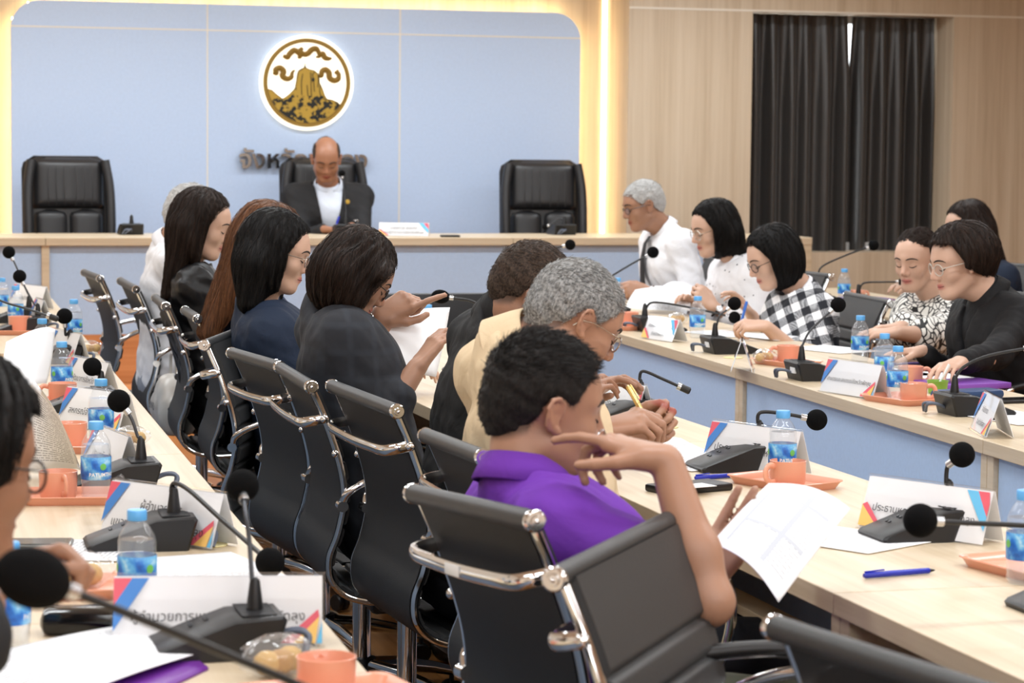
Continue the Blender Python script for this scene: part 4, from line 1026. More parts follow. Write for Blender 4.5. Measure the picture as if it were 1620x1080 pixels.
# ------------------------------------------------------------------ the people in the room
def mat_check():
    t = NT('checked_cotton'); t.set(Roughness=0.85); tc = t.add('ShaderNodeTexCoord'); mp = t.add('ShaderNodeMapping'); mp.inputs['Scale'].default_value = (15, 15, 15); mp.inputs['Rotation'].default_value = (0.35, 0.25, 0.5)
    t.link(tc.outputs['Object'], mp.inputs['Vector']); sx = t.add('ShaderNodeSeparateXYZ'); t.link(mp.outputs[0], sx.inputs[0])
    def sq(i, o):
        a = t.add('ShaderNodeMath', operation='FRACT'); t.link(sx.outputs[i], a.inputs[0]); b = t.add('ShaderNodeMath', operation='GREATER_THAN'); b.inputs[1].default_value = 0.5; t.link(a.outputs[0], b.inputs[0]); return b
    a, b = sq(0, 0), sq(2, 0); ad = t.add('ShaderNodeMath', operation='ADD'); t.link(a.outputs[0], ad.inputs[0]); t.link(b.outputs[0], ad.inputs[1])
    hf = t.add('ShaderNodeMath', operation='MULTIPLY'); hf.inputs[1].default_value = 0.5; t.link(ad.outputs[0], hf.inputs[0])
    ck = t.add('ShaderNodeTexChecker', i_Scale=260.0); ck.inputs[1].default_value = srgb(40, 44, 52); ck.inputs[2].default_value = srgb(190, 192, 196); t.link(tc.outputs['Object'], ck.inputs[0])
    r = t.ramp(hf.outputs[0], [(0.0, srgb(236, 236, 238)), (0.4, srgb(120, 122, 128)), (0.8, srgb(26, 28, 36))], 'CONSTANT')
    mx = t.add('ShaderNodeMixRGB'); e = t.add('ShaderNodeMath', operation='COMPARE'); e.inputs[1].default_value = 0.5; e.inputs[2].default_value = 0.1; t.link(hf.outputs[0], e.inputs[0])
    t.link(e.outputs[0], mx.inputs[0]); t.link(r.outputs[0], mx.inputs[1]); t.link(ck.outputs[0], mx.inputs[2]); t.link(mx.outputs[0], t.b.inputs['Base Color']); return t.m
def mat_leaf():
    t = NT('leaf_print'); t.set(Roughness=0.6); tc = t.add('ShaderNodeTexCoord'); nz = t.add('ShaderNodeTexNoise', i_Scale=9.0, i_Detail=1.0); t.link(tc.outputs['Object'], nz.inputs['Vector'])
    mp = t.add('ShaderNodeMapping'); mp.inputs['Scale'].default_value = (44, 44, 24); mp.inputs['Rotation'].default_value = (0.4, 0.6, 0.2); av = t.add('ShaderNodeVectorMath', operation='MULTIPLY_ADD'); av.inputs[1].default_value = (0.10, 0.10, 0.10)
    t.link(nz.outputs['Color'], av.inputs[0]); t.link(tc.outputs['Object'], av.inputs[2]); t.link(av.outputs[0], mp.inputs['Vector'])
    v = t.add('ShaderNodeTexVoronoi', feature='DISTANCE_TO_EDGE', i_Scale=1.0); t.link(mp.outputs[0], v.inputs['Vector'])
    r = t.ramp(v.outputs['Distance'], [(0.0, srgb(20, 20, 22)), (0.085, srgb(20, 20, 22)), (0.10, srgb(226, 224, 218)), (1, srgb(236, 234, 228))], 'LINEAR'); t.link(r.outputs[0], t.b.inputs['Base Color']); return t.m
def mat_dots(name, base, dot, scale=34, thr=0.10):
    t = NT(name); t.set(Roughness=0.75); tc = t.add('ShaderNodeTexCoord'); v = t.add('ShaderNodeTexVoronoi', i_Scale=float(scale), i_Randomness=0.35); t.link(tc.outputs['Object'], v.inputs['Vector'])
    r = t.ramp(v.outputs['Distance'], [(0.0, dot), (thr, base)], 'CONSTANT'); t.link(r.outputs[0], t.b.inputs['Base Color'])
    n = t.add('ShaderNodeTexNoise', i_Scale=22.0); t.link(tc.outputs['Object'], n.inputs['Vector']); t.bump(n.outputs['Fac'], 0.35, 0.012); return t.m
def mat_plaid():
    t = NT('dark_plaid'); t.set(Roughness=0.85); tc = t.add('ShaderNodeTexCoord'); w1 = t.add('ShaderNodeTexWave', i_Scale=5.0, bands_direction='X'); w2 = t.add('ShaderNodeTexWave', i_Scale=5.0, bands_direction='Z')
    for w in (w1, w2): t.link(tc.outputs['Object'], w.inputs['Vector'])
    m = t.add('ShaderNodeMath', operation='MAXIMUM'); t.link(w1.outputs['Fac'], m.inputs[0]); t.link(w2.outputs['Fac'], m.inputs[1])
    r = t.ramp(m.outputs[0], [(0.75, srgb(27, 29, 36)), (1.0, srgb(35, 39, 47))]); t.link(r.outputs[0], t.b.inputs['Base Color'])
    n = t.add('ShaderNodeTexNoise', i_Scale=18.0); t.link(tc.outputs['Object'], n.inputs['Vector']); t.bump(n.outputs['Fac'], 0.35, 0.012); return t.m
C_WHITE = cloth('white_cotton', srgb(232, 233, 238)); C_BLACK = cloth('black_wool', srgb(30, 30, 31)); C_BLACK2 = cloth('black_blazer', srgb(24, 24, 26)); C_NAVY = cloth('navy_suiting', srgb(30, 41, 60)); C_NAVY2 = cloth('navy_suiting_blue', srgb(38, 50, 78))
C_SATIN = cloth('black_satin', srgb(17, 16, 18), 0.42, 600, 0.05, spec=0.35); C_BEIGE = cloth('beige_knit', srgb(222, 200, 166), 0.9, 700, 0.3); C_PURPLE = cloth('purple_pique', srgb(108, 52, 164), 0.8, 800, 0.25); C_PALEB = cloth('pale_blue_shirt', srgb(214, 222, 236))
C_CHAR = cloth('charcoal_suit', srgb(38, 38, 40)); C_GREYTR = cloth('pale_trousers', srgb(150, 156, 168)); C_OLIVE = cloth('olive_trousers', srgb(66, 68, 52))
TAN, TAN2, FAIR = (168, 126, 102), (156, 114, 90), (204, 166, 144)
G_BLACK = plain('black_spectacle_frame', srgb(24, 22, 24), 0.3); G_THIN = plain('thin_metal_frame', (0.6, 0.58, 0.55, 1), 0.25, 1.0); G_WHITE = plain('pale_spectacle_frame', srgb(196, 190, 180), 0.35)
KD = 1.06
def PP(x, y, d): return PD(x, y, d * KD)
def PT(x, y, z=0.80): return PZ(x, y, z)
V3 = lambda *a: np.array(a, float); FWv, RTv, UPv = A3(FW), A3(RT), A3(UP); LEGS = True

# the man in purple, nearest in the row
purple = person('man in a purple polo shirt with one finger pointing to his cheek', PD(861, 648, 3.78), 4, 7, 0, N=PD(824, 758, 3.76), pel=(1.20, 3.62, 0.55), face=4, h=0.0042, s=0.91,
    sho=(PD(880, 842, 3.626), PD(800, 812, 3.971)), hair=('spiky', HSB), tone=TAN, fat=0.004, girth=0.98, neckr=0.060, trousers=C_OLIVE,
    arms={'r': dict(E=PD(1124, 952, 3.50), W=PD(1056, 734, 3.55), d=-RTv * 0.13 + UPv * 0.045 + FWv * 0.085, n=UPv * 0.9 + RTv * 0.25 - FWv * 0.2, pose='soft_point', cuff=0.55, ar=1.0, show=1),
          'l': dict(W=PD(1098, 935, 3.98), d=RTv * .55 + UPv * .8 + FWv * .1, n=FWv + RTv * .3, pose='flat', cuff=0.6)},
    top=dict(name='polo_shirt', mat=C_PURPLE, sleeve='short', wrinkle=0.0045, neck=0.066), collar=('shirt', C_PURPLE, 0.034))
# grey haired man in beige
beige = person('grey haired man in a beige high neck shirt bending over the table', PD(908, 508, 4.66), 6, 27, 0, N=PD(806, 548, 4.68), pel=(1.30, 4.33, 0.55), face=2, h=0.0048,
    hair=('male', HSG), tone=TAN, s=0.91, girth=1.0, neckr=0.060, glass=(G_THIN, 0.024, 0.017),
    arms={'r': dict(W=PD(942, 690, 4.62), d=RTv + UPv * 0.35, n=UPv - FWv * .4, pose='pinch', show=1), 'l': dict(W=PD(975, 705, 4.80), d=RTv * .8 + UPv * .5, n=FWv + UPv * .3, pose='curl')},
    top=dict(name='shirt', mat=C_BEIGE, sleeve='long', wrinkle=0.005, neck=0.066), collar=('stand', C_BEIGE, 0.05))
# man in the black suit
suit = person('man in a black suit jacket with thinning brown hair leaning forward', PD(842, 464, 5.38), -8, 22, 6, N=PD(796, 500, 5.42), pel=(1.32, 5.20, 0.55), face=0, h=0.005,
    s=0.89, hair=('high', HTH), tone=TAN2, girth=1.0, neckr=0.062, fat=0.004,
    arms={'r': dict(W=PD(900, 650, 5.35)), 'l': dict(W=PD(905, 640, 5.55))},
    top=dict(name='suit_jacket', mat=C_BLACK, sleeve='long', wrinkle=0.005, neck=0.068), collar=('stand', C_BLACK, 0.046))
# pointing woman in dark plaid
def bobx(F, H):
    F.ell(H((-0.02, 0, -0.03)), (0.088, 0.090, 0.11), None, 0.03)
plaid = person('woman in a dark plaid jacket with a brown bob pointing across the table', PD(564, 434, 6.02), 2, 34, 0, N=PD(514, 482, 6.05), pel=(1.26, 5.76, 0.55), face=0, sex='f', h=0.005,
    hair=('bob', HDB), tone=TAN, s=0.87, vol=0.0, extra_hair=lambda F, H: [F.cap(H((-0.05, y, -0.02)), H((-0.05, y, -0.02)) + np.array((0.05, 0, -0.09)), 0.05, 0.042, 0.04) for y in (-0.055, 0, 0.055)] and [F.cap(H((0.045, y, 0.03)), H((0.045, y, 0.03)) + np.array((0.035, 0, -0.125)), 0.036, 0.022, 0.03) for y in (-0.078, 0.074)], glass=(G_BLACK,),
    arms={'r': dict(W=PD(658, 584, 5.92), n=UPv, pose='relaxed', cuff=0.4, show=1), 'l': dict(W=PD(599, 507, 6.12), d=RTv * 1.0 + UPv * 0.60, n=-FWv * 0.7 + UPv * 0.5, pose='point', cuff=0.25, show=1, hs=1.0)},
    top=dict(name='jacket', mat=mat_plaid(), sleeve='three', wrinkle=0.004, neck=0.056), collar=None)
# woman in navy with glasses
navyw = person('woman in a navy blazer with a black bob and thin glasses looking down', PD(438, 399, 6.92), -10, 14, 0, N=PD(404, 478, 6.96), pel=(1.25, 6.78, 0.55), face=0, sex='f', h=0.0055,
    s=0.91, hair=('lob', HB), tone=FAIR, vol=0.002, extra_hair=lambda F, H: [F.cap(H((-0.06, y, -0.05)), H((-0.055, y * 1.1, -0.05)) + np.array((-0.015, 0, -0.105)), 0.045, 0.03, 0.04) for y in (-0.06, 0, 0.06)] and [F.cap(H((0.03, 0.085, 0.0)), H((0.06, 0.095, -0.14)), 0.022, 0.012, 0.03)], glass=(G_THIN, 0.024, 0.018),
    top=dict(name='blazer', mat=C_NAVY, sleeve='long', wrinkle=0.005, neck=0.058), girth=1.04)
brownw = person('woman with long brown hair in navy, mostly hidden by the black bobbed woman', PD(427, 388, 7.60), 4, 14, 0, N=PD(398, 456, 7.64), pel=(1.29, 7.64, 0.55), face=0, sex='f', h=0.006,
    hair=('long', HBR), tone=FAIR, vol=0.004, extra_hair=lambda F, H: [F.cap(H((-0.06, y, -0.02)), H((-0.06, y, -0.02)) + np.array((-0.13, 0, -0.26)), 0.055, 0.022, 0.04) for y in (-0.05, 0, 0.05)],
    top=dict(name='blazer', mat=C_NAVY2, sleeve='long', wrinkle=0.005, neck=0.058))
satin = person('woman in a black satin jacket with long dark hair and a pearl earring', PD(320, 355, 8.42), -14, 15, 0, s=0.95, N=PD(290, 410, 8.46), pel=(1.27, 8.40, 0.55), face=0, sex='f', h=0.006,
    hair=('long', HDB), tone=FAIR, extra_hair=lambda F, H: [F.cap(H((-0.05, y, -0.03)), H((-0.05, y, -0.03)) + np.array((-0.05, 0, -0.22)), 0.046, 0.026, 0.04) for y in (-0.05, 0, 0.05)] and [F.cap(H((-0.015, -0.07, -0.06)), H((-0.015, -0.07, -0.06)) + np.array((0.06, 0, -0.16)), 0.024, 0.012, 0.03)],
    top=dict(name='jacket', mat=C_SATIN, sleeve='long', wrinkle=0.012, neck=0.058), girth=1.02)
white2 = person('white haired man in a white shirt hidden behind the satin jacket woman', PD(304, 344, 9.32), 0, 18, 0, N=PD(270, 384, 9.36), pel=(1.21, 9.36, 0.55), face=0, h=0.0065,
    hair=('male', HSW), tone=TAN, trousers=C_GREYTR, top=dict(name='shirt', mat=C_WHITE, sleeve='long', wrinkle=0.006, neck=0.066), collar=('shirt', C_WHITE, 0.03))
# head of the table
chief = person('man in a black blazer writing at the head desk under the emblem', PD(516, 252, 13.82), -98, 27, 0, N=PD(519, 293, 13.95), face=-94, h=0.006, fz=0.2, sw=0.37, lean=0.10,
    hair=('bald', HTH), tone=(158, 110, 84), fat=0.006, girth=1.12, neckr=0.064,
    arms={'r': dict(W=PD(512, 363, 13.60), d=RTv * .8 - FWv * .5, n=UPv, pose='relaxed', show=1), 'l': dict(W=PD(558, 359, 13.60), d=-RTv * .8 - FWv * .3, n=UPv, pose='pinch', show=1)},
    top=dict(name='blazer', mat=C_CHAR, sleeve='long', wrinkle=0.005, neck=0.070, open=(0.40, 0.085), under=C_PALEB), collar=('shirt', C_PALEB, 0.034, 0.25))
# facing row on the right
tie = person('silver haired man in a white shirt and black tie reading papers', PP(1018, 325, 10.9), 178, 14, 0, s=0.95, N=PP(1051, 362, 10.94), face=184, h=0.006,
    hair=('male', HSW), tone=(164, 122, 98), glass=(G_BLACK, 0.026, 0.016),
    arms={'r': dict(W=PP(1002, 462, 10.85), d=-RTv + UPv * .1, n=UPv - FWv * .3, pose='pinch'), 'l': dict(W=PP(1026, 462, 10.62), d=-RTv + UPv * .15, n=-FWv + UPv * .4, pose='pinch', cuff=0.9, show=1)},
    top=dict(name='shirt', mat=C_WHITE, sleeve='long', wrinkle=0.006, neck=0.066), collar=('shirt', C_WHITE, 0.036, 0.15))
dotted = person('woman in a white dotted blouse with round glasses and a wristwatch', PP(1129, 362, 9.92), 183, 14, 0, s=0.95, N=PP(1163, 405, 9.96), face=186, sex='f', h=0.006,
    hair=('lob', HB), tone=FAIR, glass=(G_THIN, 0.027, 0.023), vol=0.002, extra_hair=lambda F, H: [F.cap(H((-0.06, y, -0.04)), H((-0.085, y, -0.14)), 0.042, 0.024, 0.04) for y in (-0.05, 0.0, 0.05)],
    arms={'l': dict(W=PP(1130, 486, 9.75), d=-RTv * .7 + UPv * .7, n=-FWv + RTv * .4, pose='pinch', cuff=0.5, show=1), 'r': dict(W=PP(1098, 485, 9.95))},
    top=dict(name='blouse', mat=mat_dots('dotted_blouse', srgb(234, 234, 238), srgb(40, 40, 44), 30, 0.12), sleeve='three', wrinkle=0.006, neck=0.056, loose=0.006), collar=('shirt', C_WHITE, 0.026, 0.5))
check = person('woman in a black and white checked blouse writing with a blue pen', PP(1222, 408, 8.92), 178, 22, 0, s=0.95, N=PP(1268, 456, 8.96), face=184, pel=(3.60, 8.87, 0.55), sex='f', h=0.0058,
    hair=('bob', HB), tone=FAIR, glass=(G_BLACK, 0.026, 0.018), vol=0.004,
    arms={'l': dict(W=PT(1214, 518, 0.80), d=-RTv + UPv * .1, n=-FWv * .6 + UPv, pose='pinch', show=1), 'r': dict(W=PT(1190, 500, 0.80))},
    top=dict(name='blouse', mat=mat_check(), sleeve='elbow', wrinkle=0.006, neck=0.056, loose=0.008), collar=('stand', C_WHITE, 0.022, 0.4))
leaf = person('woman in a black and white leaf print blouse with her hair tied back', PP(1450, 412, 8.62), 214, 10, 0, N=PP(1476, 466, 8.68), face=196, sex='f', h=0.0058, s=0.93,
    hair=('bun', HDB), tone=FAIR, girth=1.08, neckr=0.052,
    arms={'l': dict(W=PT(1362, 540, 0.80), d=-RTv + UPv * .02, n=UPv - FWv * .3, pose='relaxed', show=1), 'r': dict(W=PT(1400, 545, 0.80), d=-RTv * .9 - FWv * .3, n=UPv)},
    top=dict(name='blouse', mat=mat_leaf(), sleeve='elbow', wrinkle=0.005, neck=0.060, loose=0.01))
blackw = person('woman in a black blazer with short hair and pale framed glasses', PP(1519, 415, 7.52), 178, 12, 0, s=0.95, N=PP(1567, 464, 7.55), face=186, sex='f', h=0.0052,
    hair=('pixie', HDB), tone=FAIR, girth=1.10, glass=(G_WHITE, 0.026, 0.020), vol=0.004,
    arms={'l': dict(W=PT(1500, 588, 0.80), pose='relaxed', show=1), 'r': dict(W=PT(1462, 557, 0.80), d=-RTv, n=UPv, show=1)},
    top=dict(name='blazer', mat=C_BLACK2, sleeve='long', wrinkle=0.005, neck=0.060, open=(0.22, 0.05), under=C_BLACK2), collar=('shirt', C_BLACK2, 0.030, 0.4))
longw = person('woman with long dark hair at the outer table behind the black blazer', PP(1530, 362, 10.6), 182, 12, 0, N=PP(1552, 410, 10.64), face=190, sex='f', h=0.0065,
    hair=('long', HDB), tone=FAIR, extra_hair=lambda F, H: [F.cap(H((-0.05, y, -0.02)), H((-0.05, y, -0.02)) + np.array((0.10, 0, -0.22)), 0.055, 0.04, 0.04) for y in (-0.05, 0, 0.05)],
    top=dict(name='jacket', mat=C_NAVY, sleeve='long', wrinkle=0.005, neck=0.058))
onlook = person('spectacled person with dark hair cut off by the left edge of the picture', PD(-80, 735, 2.78), 32, 8, 0, N=PD(-140, 890, 2.78), pel=(-0.30, 2.75, 0.56), face=20, h=0.0045,
    hair=('pixie', HB), sex='f', tone=TAN2, glass=(G_BLACK,), arms={'r': dict(E=PD(-60, 1010, 2.62), W=PD(-45, 960, 2.78)), 'l': dict(E=PD(-80, 960, 3.1), W=PD(-5, 900, 3.05), d=RTv + UPv * .2, n=UPv + FWv * .3, pose='curl')},
    top=dict(name='jacket', mat=C_CHAR, sleeve='long', wrinkle=0.004, neck=0.066))

for p_, lab in ((tie, 'office chair under the man with the black tie'), (dotted, 'office chair under the woman in the dotted blouse'), (leaf, 'office chair under the woman in the leaf print blouse'),
                (blackw, 'office chair under the woman in the black blazer'), (longw, 'office chair under the woman at the outer table'), (onlook, 'office chair under the person at the left edge')):
    q_ = Vector(p_['pel']) + Vector(p_['f']) * 0.09; dup(OCH, (q_.x, q_.y, 0), math.atan2(p_['f'][1], p_['f'][0]), lab)
# ------------------------------------------------------------------ things on the tables
def label_mat():
    t = NT('bottle_label'); t.set(Roughness=0.35); tc = t.add('ShaderNodeTexCoord')
    n = t.add('ShaderNodeTexNoise', i_Scale=42.0, i_Detail=3.0); t.link(tc.outputs['Object'], n.inputs['Vector'])
    r = t.ramp(n.outputs['Fac'], [(0.30, srgb(20, 70, 160)), (0.46, srgb(40, 118, 206)), (0.60, srgb(112, 186, 232)), (0.72, srgb(200, 230, 244))])
    t.link(r.outputs[0], t.b.inputs['Base Color']); return t.m
M_LABEL = label_mat(); M_GREEN = plain('label_green', srgb(108, 186, 92), 0.4); M_WATER = clear('bottle_water', (0.85, 0.93, 1, 1), 0.06, 0.02)
BK = 0.155 / 0.165
def make_bottle():
    t = thing('water_bottle', 'x', 'bottle', group='small water bottles with blue caps')
    k = BK; P = lambda L: [(r, z * k) for r, z in L]
    MB().lathe(P([(0.012, 0.002), (0.024, 0.0), (0.0285, 0.006), (0.0295, 0.012), (0.028, 0.018), (0.0295, 0.024), (0.028, 0.031), (0.0298, 0.038), (0.0298, 0.094), (0.0290, 0.105), (0.0295, 0.112), (0.0270, 0.124), (0.0205, 0.137), (0.0135, 0.146), (0.0125, 0.152), (0.0125, 0.156)]), 28).build('bottle_body', M_PET, t)
    MB().lathe(P([(0.010, 0.004), (0.0265, 0.006), (0.0272, 0.03), (0.0285, 0.04), (0.0285, 0.098), (0.0268, 0.112), (0.0255, 0.118)]), 24).build('water', M_WATER, t)
    la = MB().lathe(P([(0.0301, 0.044), (0.0304, 0.0445), (0.0304, 0.0915), (0.0301, 0.092)]), 32, None, False, False).build('label_band', M_LABEL, t)
    for a0 in (0.6, 2.7, 4.8):
        d = Vector((cos(a0), sin(a0), 0)); MB().sphere(d * 0.0303 + Vector((0, 0, 0.072 * k)), 0.007, 10, (1, 1, 1), basis(d * 0.1, Vector((-d.y, d.x, 0)), (0, 0, 1)).to_3x3()).build('leaf_mark', M_GREEN, la)
    me = text_mesh('PATUMTHON', 0.0105, 0.0, 0.0002, 'CENTER', 2)
    for v in me.vertices:
        a = v.co.x / 0.0306; y = v.co.y; v.co = (0.0307 * sin(a), -0.0307 * cos(a), 0.055 * k + y)
    for rz_ in (0.2, 2.9): 
        o = link('lettering', me, M_WHITE, la); o.rotation_euler = (0, 0, rz_)
    cp = MB().lathe(P([(0.0150, 0.149), (0.0152, 0.150), (0.0152, 0.164), (0.0140, 0.166), (0.004, 0.166)]), 28).build('cap', M_CAP, t)
    return t
BOT = make_bottle(); _bf = [True]
def proto_place(proto, flag, loc, rz, label, scale=None):
    if flag[0]: o = proto; flag[0] = False; o.location = loc; o.rotation_euler = (0, 0, rz); o['label'] = label
    else: o = dup(proto, loc, rz, label)
    if scale: o.scale = (scale,) * 3
    return o
TRAY_TOP = 0.0045
def bottle(x, y, label, rz=0.0, z=TZ): return proto_place(BOT, _bf, PZ(x, y, z), rz, label)
def make_cup():
    t = thing('cup', 'x', 'cup', group='salmon coloured cups')
    MB().lathe([(0.010, 0.001), (0.027, 0.0), (0.034, 0.003), (0.037, 0.010), (0.0385, 0.055), (0.0390, 0.0565), (0.0375, 0.0570), (0.0365, 0.055), (0.034, 0.010), (0.028, 0.006), (0.004, 0.005)], 36).build('cup_body', M_MELAMINE, t)
    MB().tube(bez([(0.036, 0, 0.046), (0.052, 0, 0.049), (0.062, 0, 0.038), (0.060, 0, 0.022), (0.048, 0, 0.013), (0.036, 0, 0.014)], 6), 0.0048, 10, True, (1.3, 0.8, (0, 1, 0))).build('handle', M_MELAMINE, t)
    return t
CUP = make_cup(); _cf = [True]
def make_tray():
    t = thing('tray', 'x', 'tray', group='salmon coloured trays')
    def rr(w, d, r, z, n=5): return [(x, y, z) for x, y in round_rect(-w / 2, w / 2, -d / 2, d / 2, r, n)]
    rows = [rr(0.195, 0.130, 0.018, 0.0), rr(0.212, 0.147, 0.02, 0.015), rr(0.220, 0.155, 0.022, 0.0165), rr(0.218, 0.153, 0.02, 0.0185), rr(0.208, 0.143, 0.02, 0.0165), rr(0.192, 0.127, 0.016, TRAY_TOP)]
    rows = [r + [r[0]] for r in rows]; mb = MB().grid(rows)
    mb._add(rows[0][:-1], [tuple(range(len(rows[0]) - 1))[::-1]]); mb._add(rows[-1][:-1], [tuple(range(len(rows[-1]) - 1))])
    mb.build('tray_body', M_MELAMINE, t, True, 35); return t
TRAY = make_tray(); _tf = [True]
def cup(x, y, label, rz=0.0, z=TZ): return proto_place(CUP, _cf, PZ(x, y, z), rz, label)
def tray(x, y, label, rz): return proto_place(TRAY, _tf, PZ(x, y, TZ), rz, label)

# ---- conference microphones: wedge base, gooseneck, foam ball. front (low edge) towards +x
def wedge_mesh():
    mb = MB(); w = 0.062
    prof = [(0.098, 0.0), (0.102, 0.008), (0.096, 0.014), (-0.020, 0.056), (-0.088, 0.060), (-0.092, 0.054), (-0.076, 0.0)]
    rows = []
    for y, k in ((-w, 0.94), (-w + 0.005, 1), (w - 0.005, 1), (w, 0.94)): rows.append([(x * k if abs(y) == w else x, y * (0.86 if z < 0.01 and False else 1), z * (k if z > 0.02 else 1)) for x, z in prof] + [(prof[0][0] * (k if abs(y) == w else 1), y, 0.0)])
    mb.grid(rows); n = len(prof)
    mb._add([p for p in rows[0][:n]], [tuple(range(n))]); mb._add([p for p in rows[-1][:n]], [tuple(range(n))[::-1]])
    return mb.mesh('console', True, 30)
WEDGE = wedge_mesh(); WEDGE.materials.append(M_BLACKPL)
_k = MB()
for i in range(3):
    for j in range(2): _k.cyl((0.055 - i * 0.022, -0.03 + j * 0.012, 0.0285 + i * 0.008), (0.055 - i * 0.022 + 0.001, -0.03 + j * 0.012, 0.0305 + i * 0.008), 0.0035, n=10)
KEYS = _k.mesh('keys'); KEYS.materials.append(plain('key_grey', srgb(60, 62, 66), 0.4))
GRILL = MB(); 
for i in range(9): GRILL.box((-0.080, -0.046 + i * 0.0105, 0.0592), (-0.030, -0.040 + i * 0.0105, 0.0608))
GRILL = GRILL.mesh('grille', False); GRILL.materials.append(plain('grille_grey', srgb(46, 47, 50), 0.45, 0.3))
BADGE = MB().box((-0.088, -0.028, 0.022), (-0.0795, 0.012, 0.040)).mesh('rating_plate', False); BADGE.materials.append(M_WHITE)
def mic(bx, by, rz, neck, label, foam=0.024, z=TZ, dd=None, cable=True, long=1.0, badge=False, base=True, slim=False):
    """(bx,by): pixel of the neck's foot on top of the console; neck: pixels with depth offsets relative to the base; last one is the head's centre"""
    Bt = PZ(bx, by, z + 0.058); D0 = (Bt - CAM).dot(FW); B = Bt - Matrix.Rotation(rz, 3, 'Z') @ Vector((-0.055, 0, 0.058))
    t = thing('conference_microphone', label, 'microphone', B, rz, 'conference microphones')
    link('console', WEDGE, None, t); link('keys', KEYS, None, t); link('grille', GRILL, None, t)
    if badge: link('rating_plate', BADGE, None, t)
    inv = Matrix.Translation(B) @ Matrix.Rotation(rz, 4, 'Z'); inv = inv.inverted()
    boot = Vector((-0.055, 0, 0.060)); pts = [inv @ PD(x, y, D0 + (d[0] if d else 0)) for x, y, *d in neck]
    MB().lathe([(0.0125, 0.058), (0.0120, 0.066), (0.0075, 0.100), (0.006, 0.104)], 16, Matrix.Translation((-0.055, 0, 0))).build('boot', M_BLACKPL, t)
    path = bez([boot + Vector((0, 0, 0.02)), boot + Vector((0, 0, 0.045))] + pts, 8)
    if foam: end = path[-1]; dv = (path[-1] - path[-3]).normalized()
    else: end = path[-1]; dv = (path[-1] - path[-3]).normalized()
    MB().tube(path, 0.0042 if not slim else 0.0035, 10).build('gooseneck', M_BLACKPL if not slim else plain('gunmetal', srgb(70, 72, 76), 0.35, 0.7), t)
    if foam:
        a, b = frame_of(dv); R3 = basis(a, b, dv).to_3x3()
        MB().sphere(end, foam, 30, (1, 1, long), R3).build('foam_windshield', M_FOAM, t)
        MB().cyl(end - dv * (foam * long + 0.012), end - dv * (foam * long - 0.006), 0.0075, n=16, bev=0.001).build('ring_collar', M_STEEL, t)
    else:
        MB().cyl(end - dv * 0.034, end, 0.0095, 0.0095, n=18, bev=0.003).build('capsule', M_BLACKPL, t); MB().cyl(end - dv * 0.037, end - dv * 0.026, 0.0100, n=18, bev=0.001).build('ring_collar', M_STEEL, t)
    if cable:
        for off in (-0.006, 0.006):
            MB().tube(bez([(-0.076, 0.01 + off, 0.018), (-0.105, 0.012 + off, 0.030), (-0.125, 0.03 + off * 2, 0.028), (-0.118, 0.05 + off, 0.006)], 6), 0.0042, 8).build('cable', M_GREYCABLE, t)
    return t

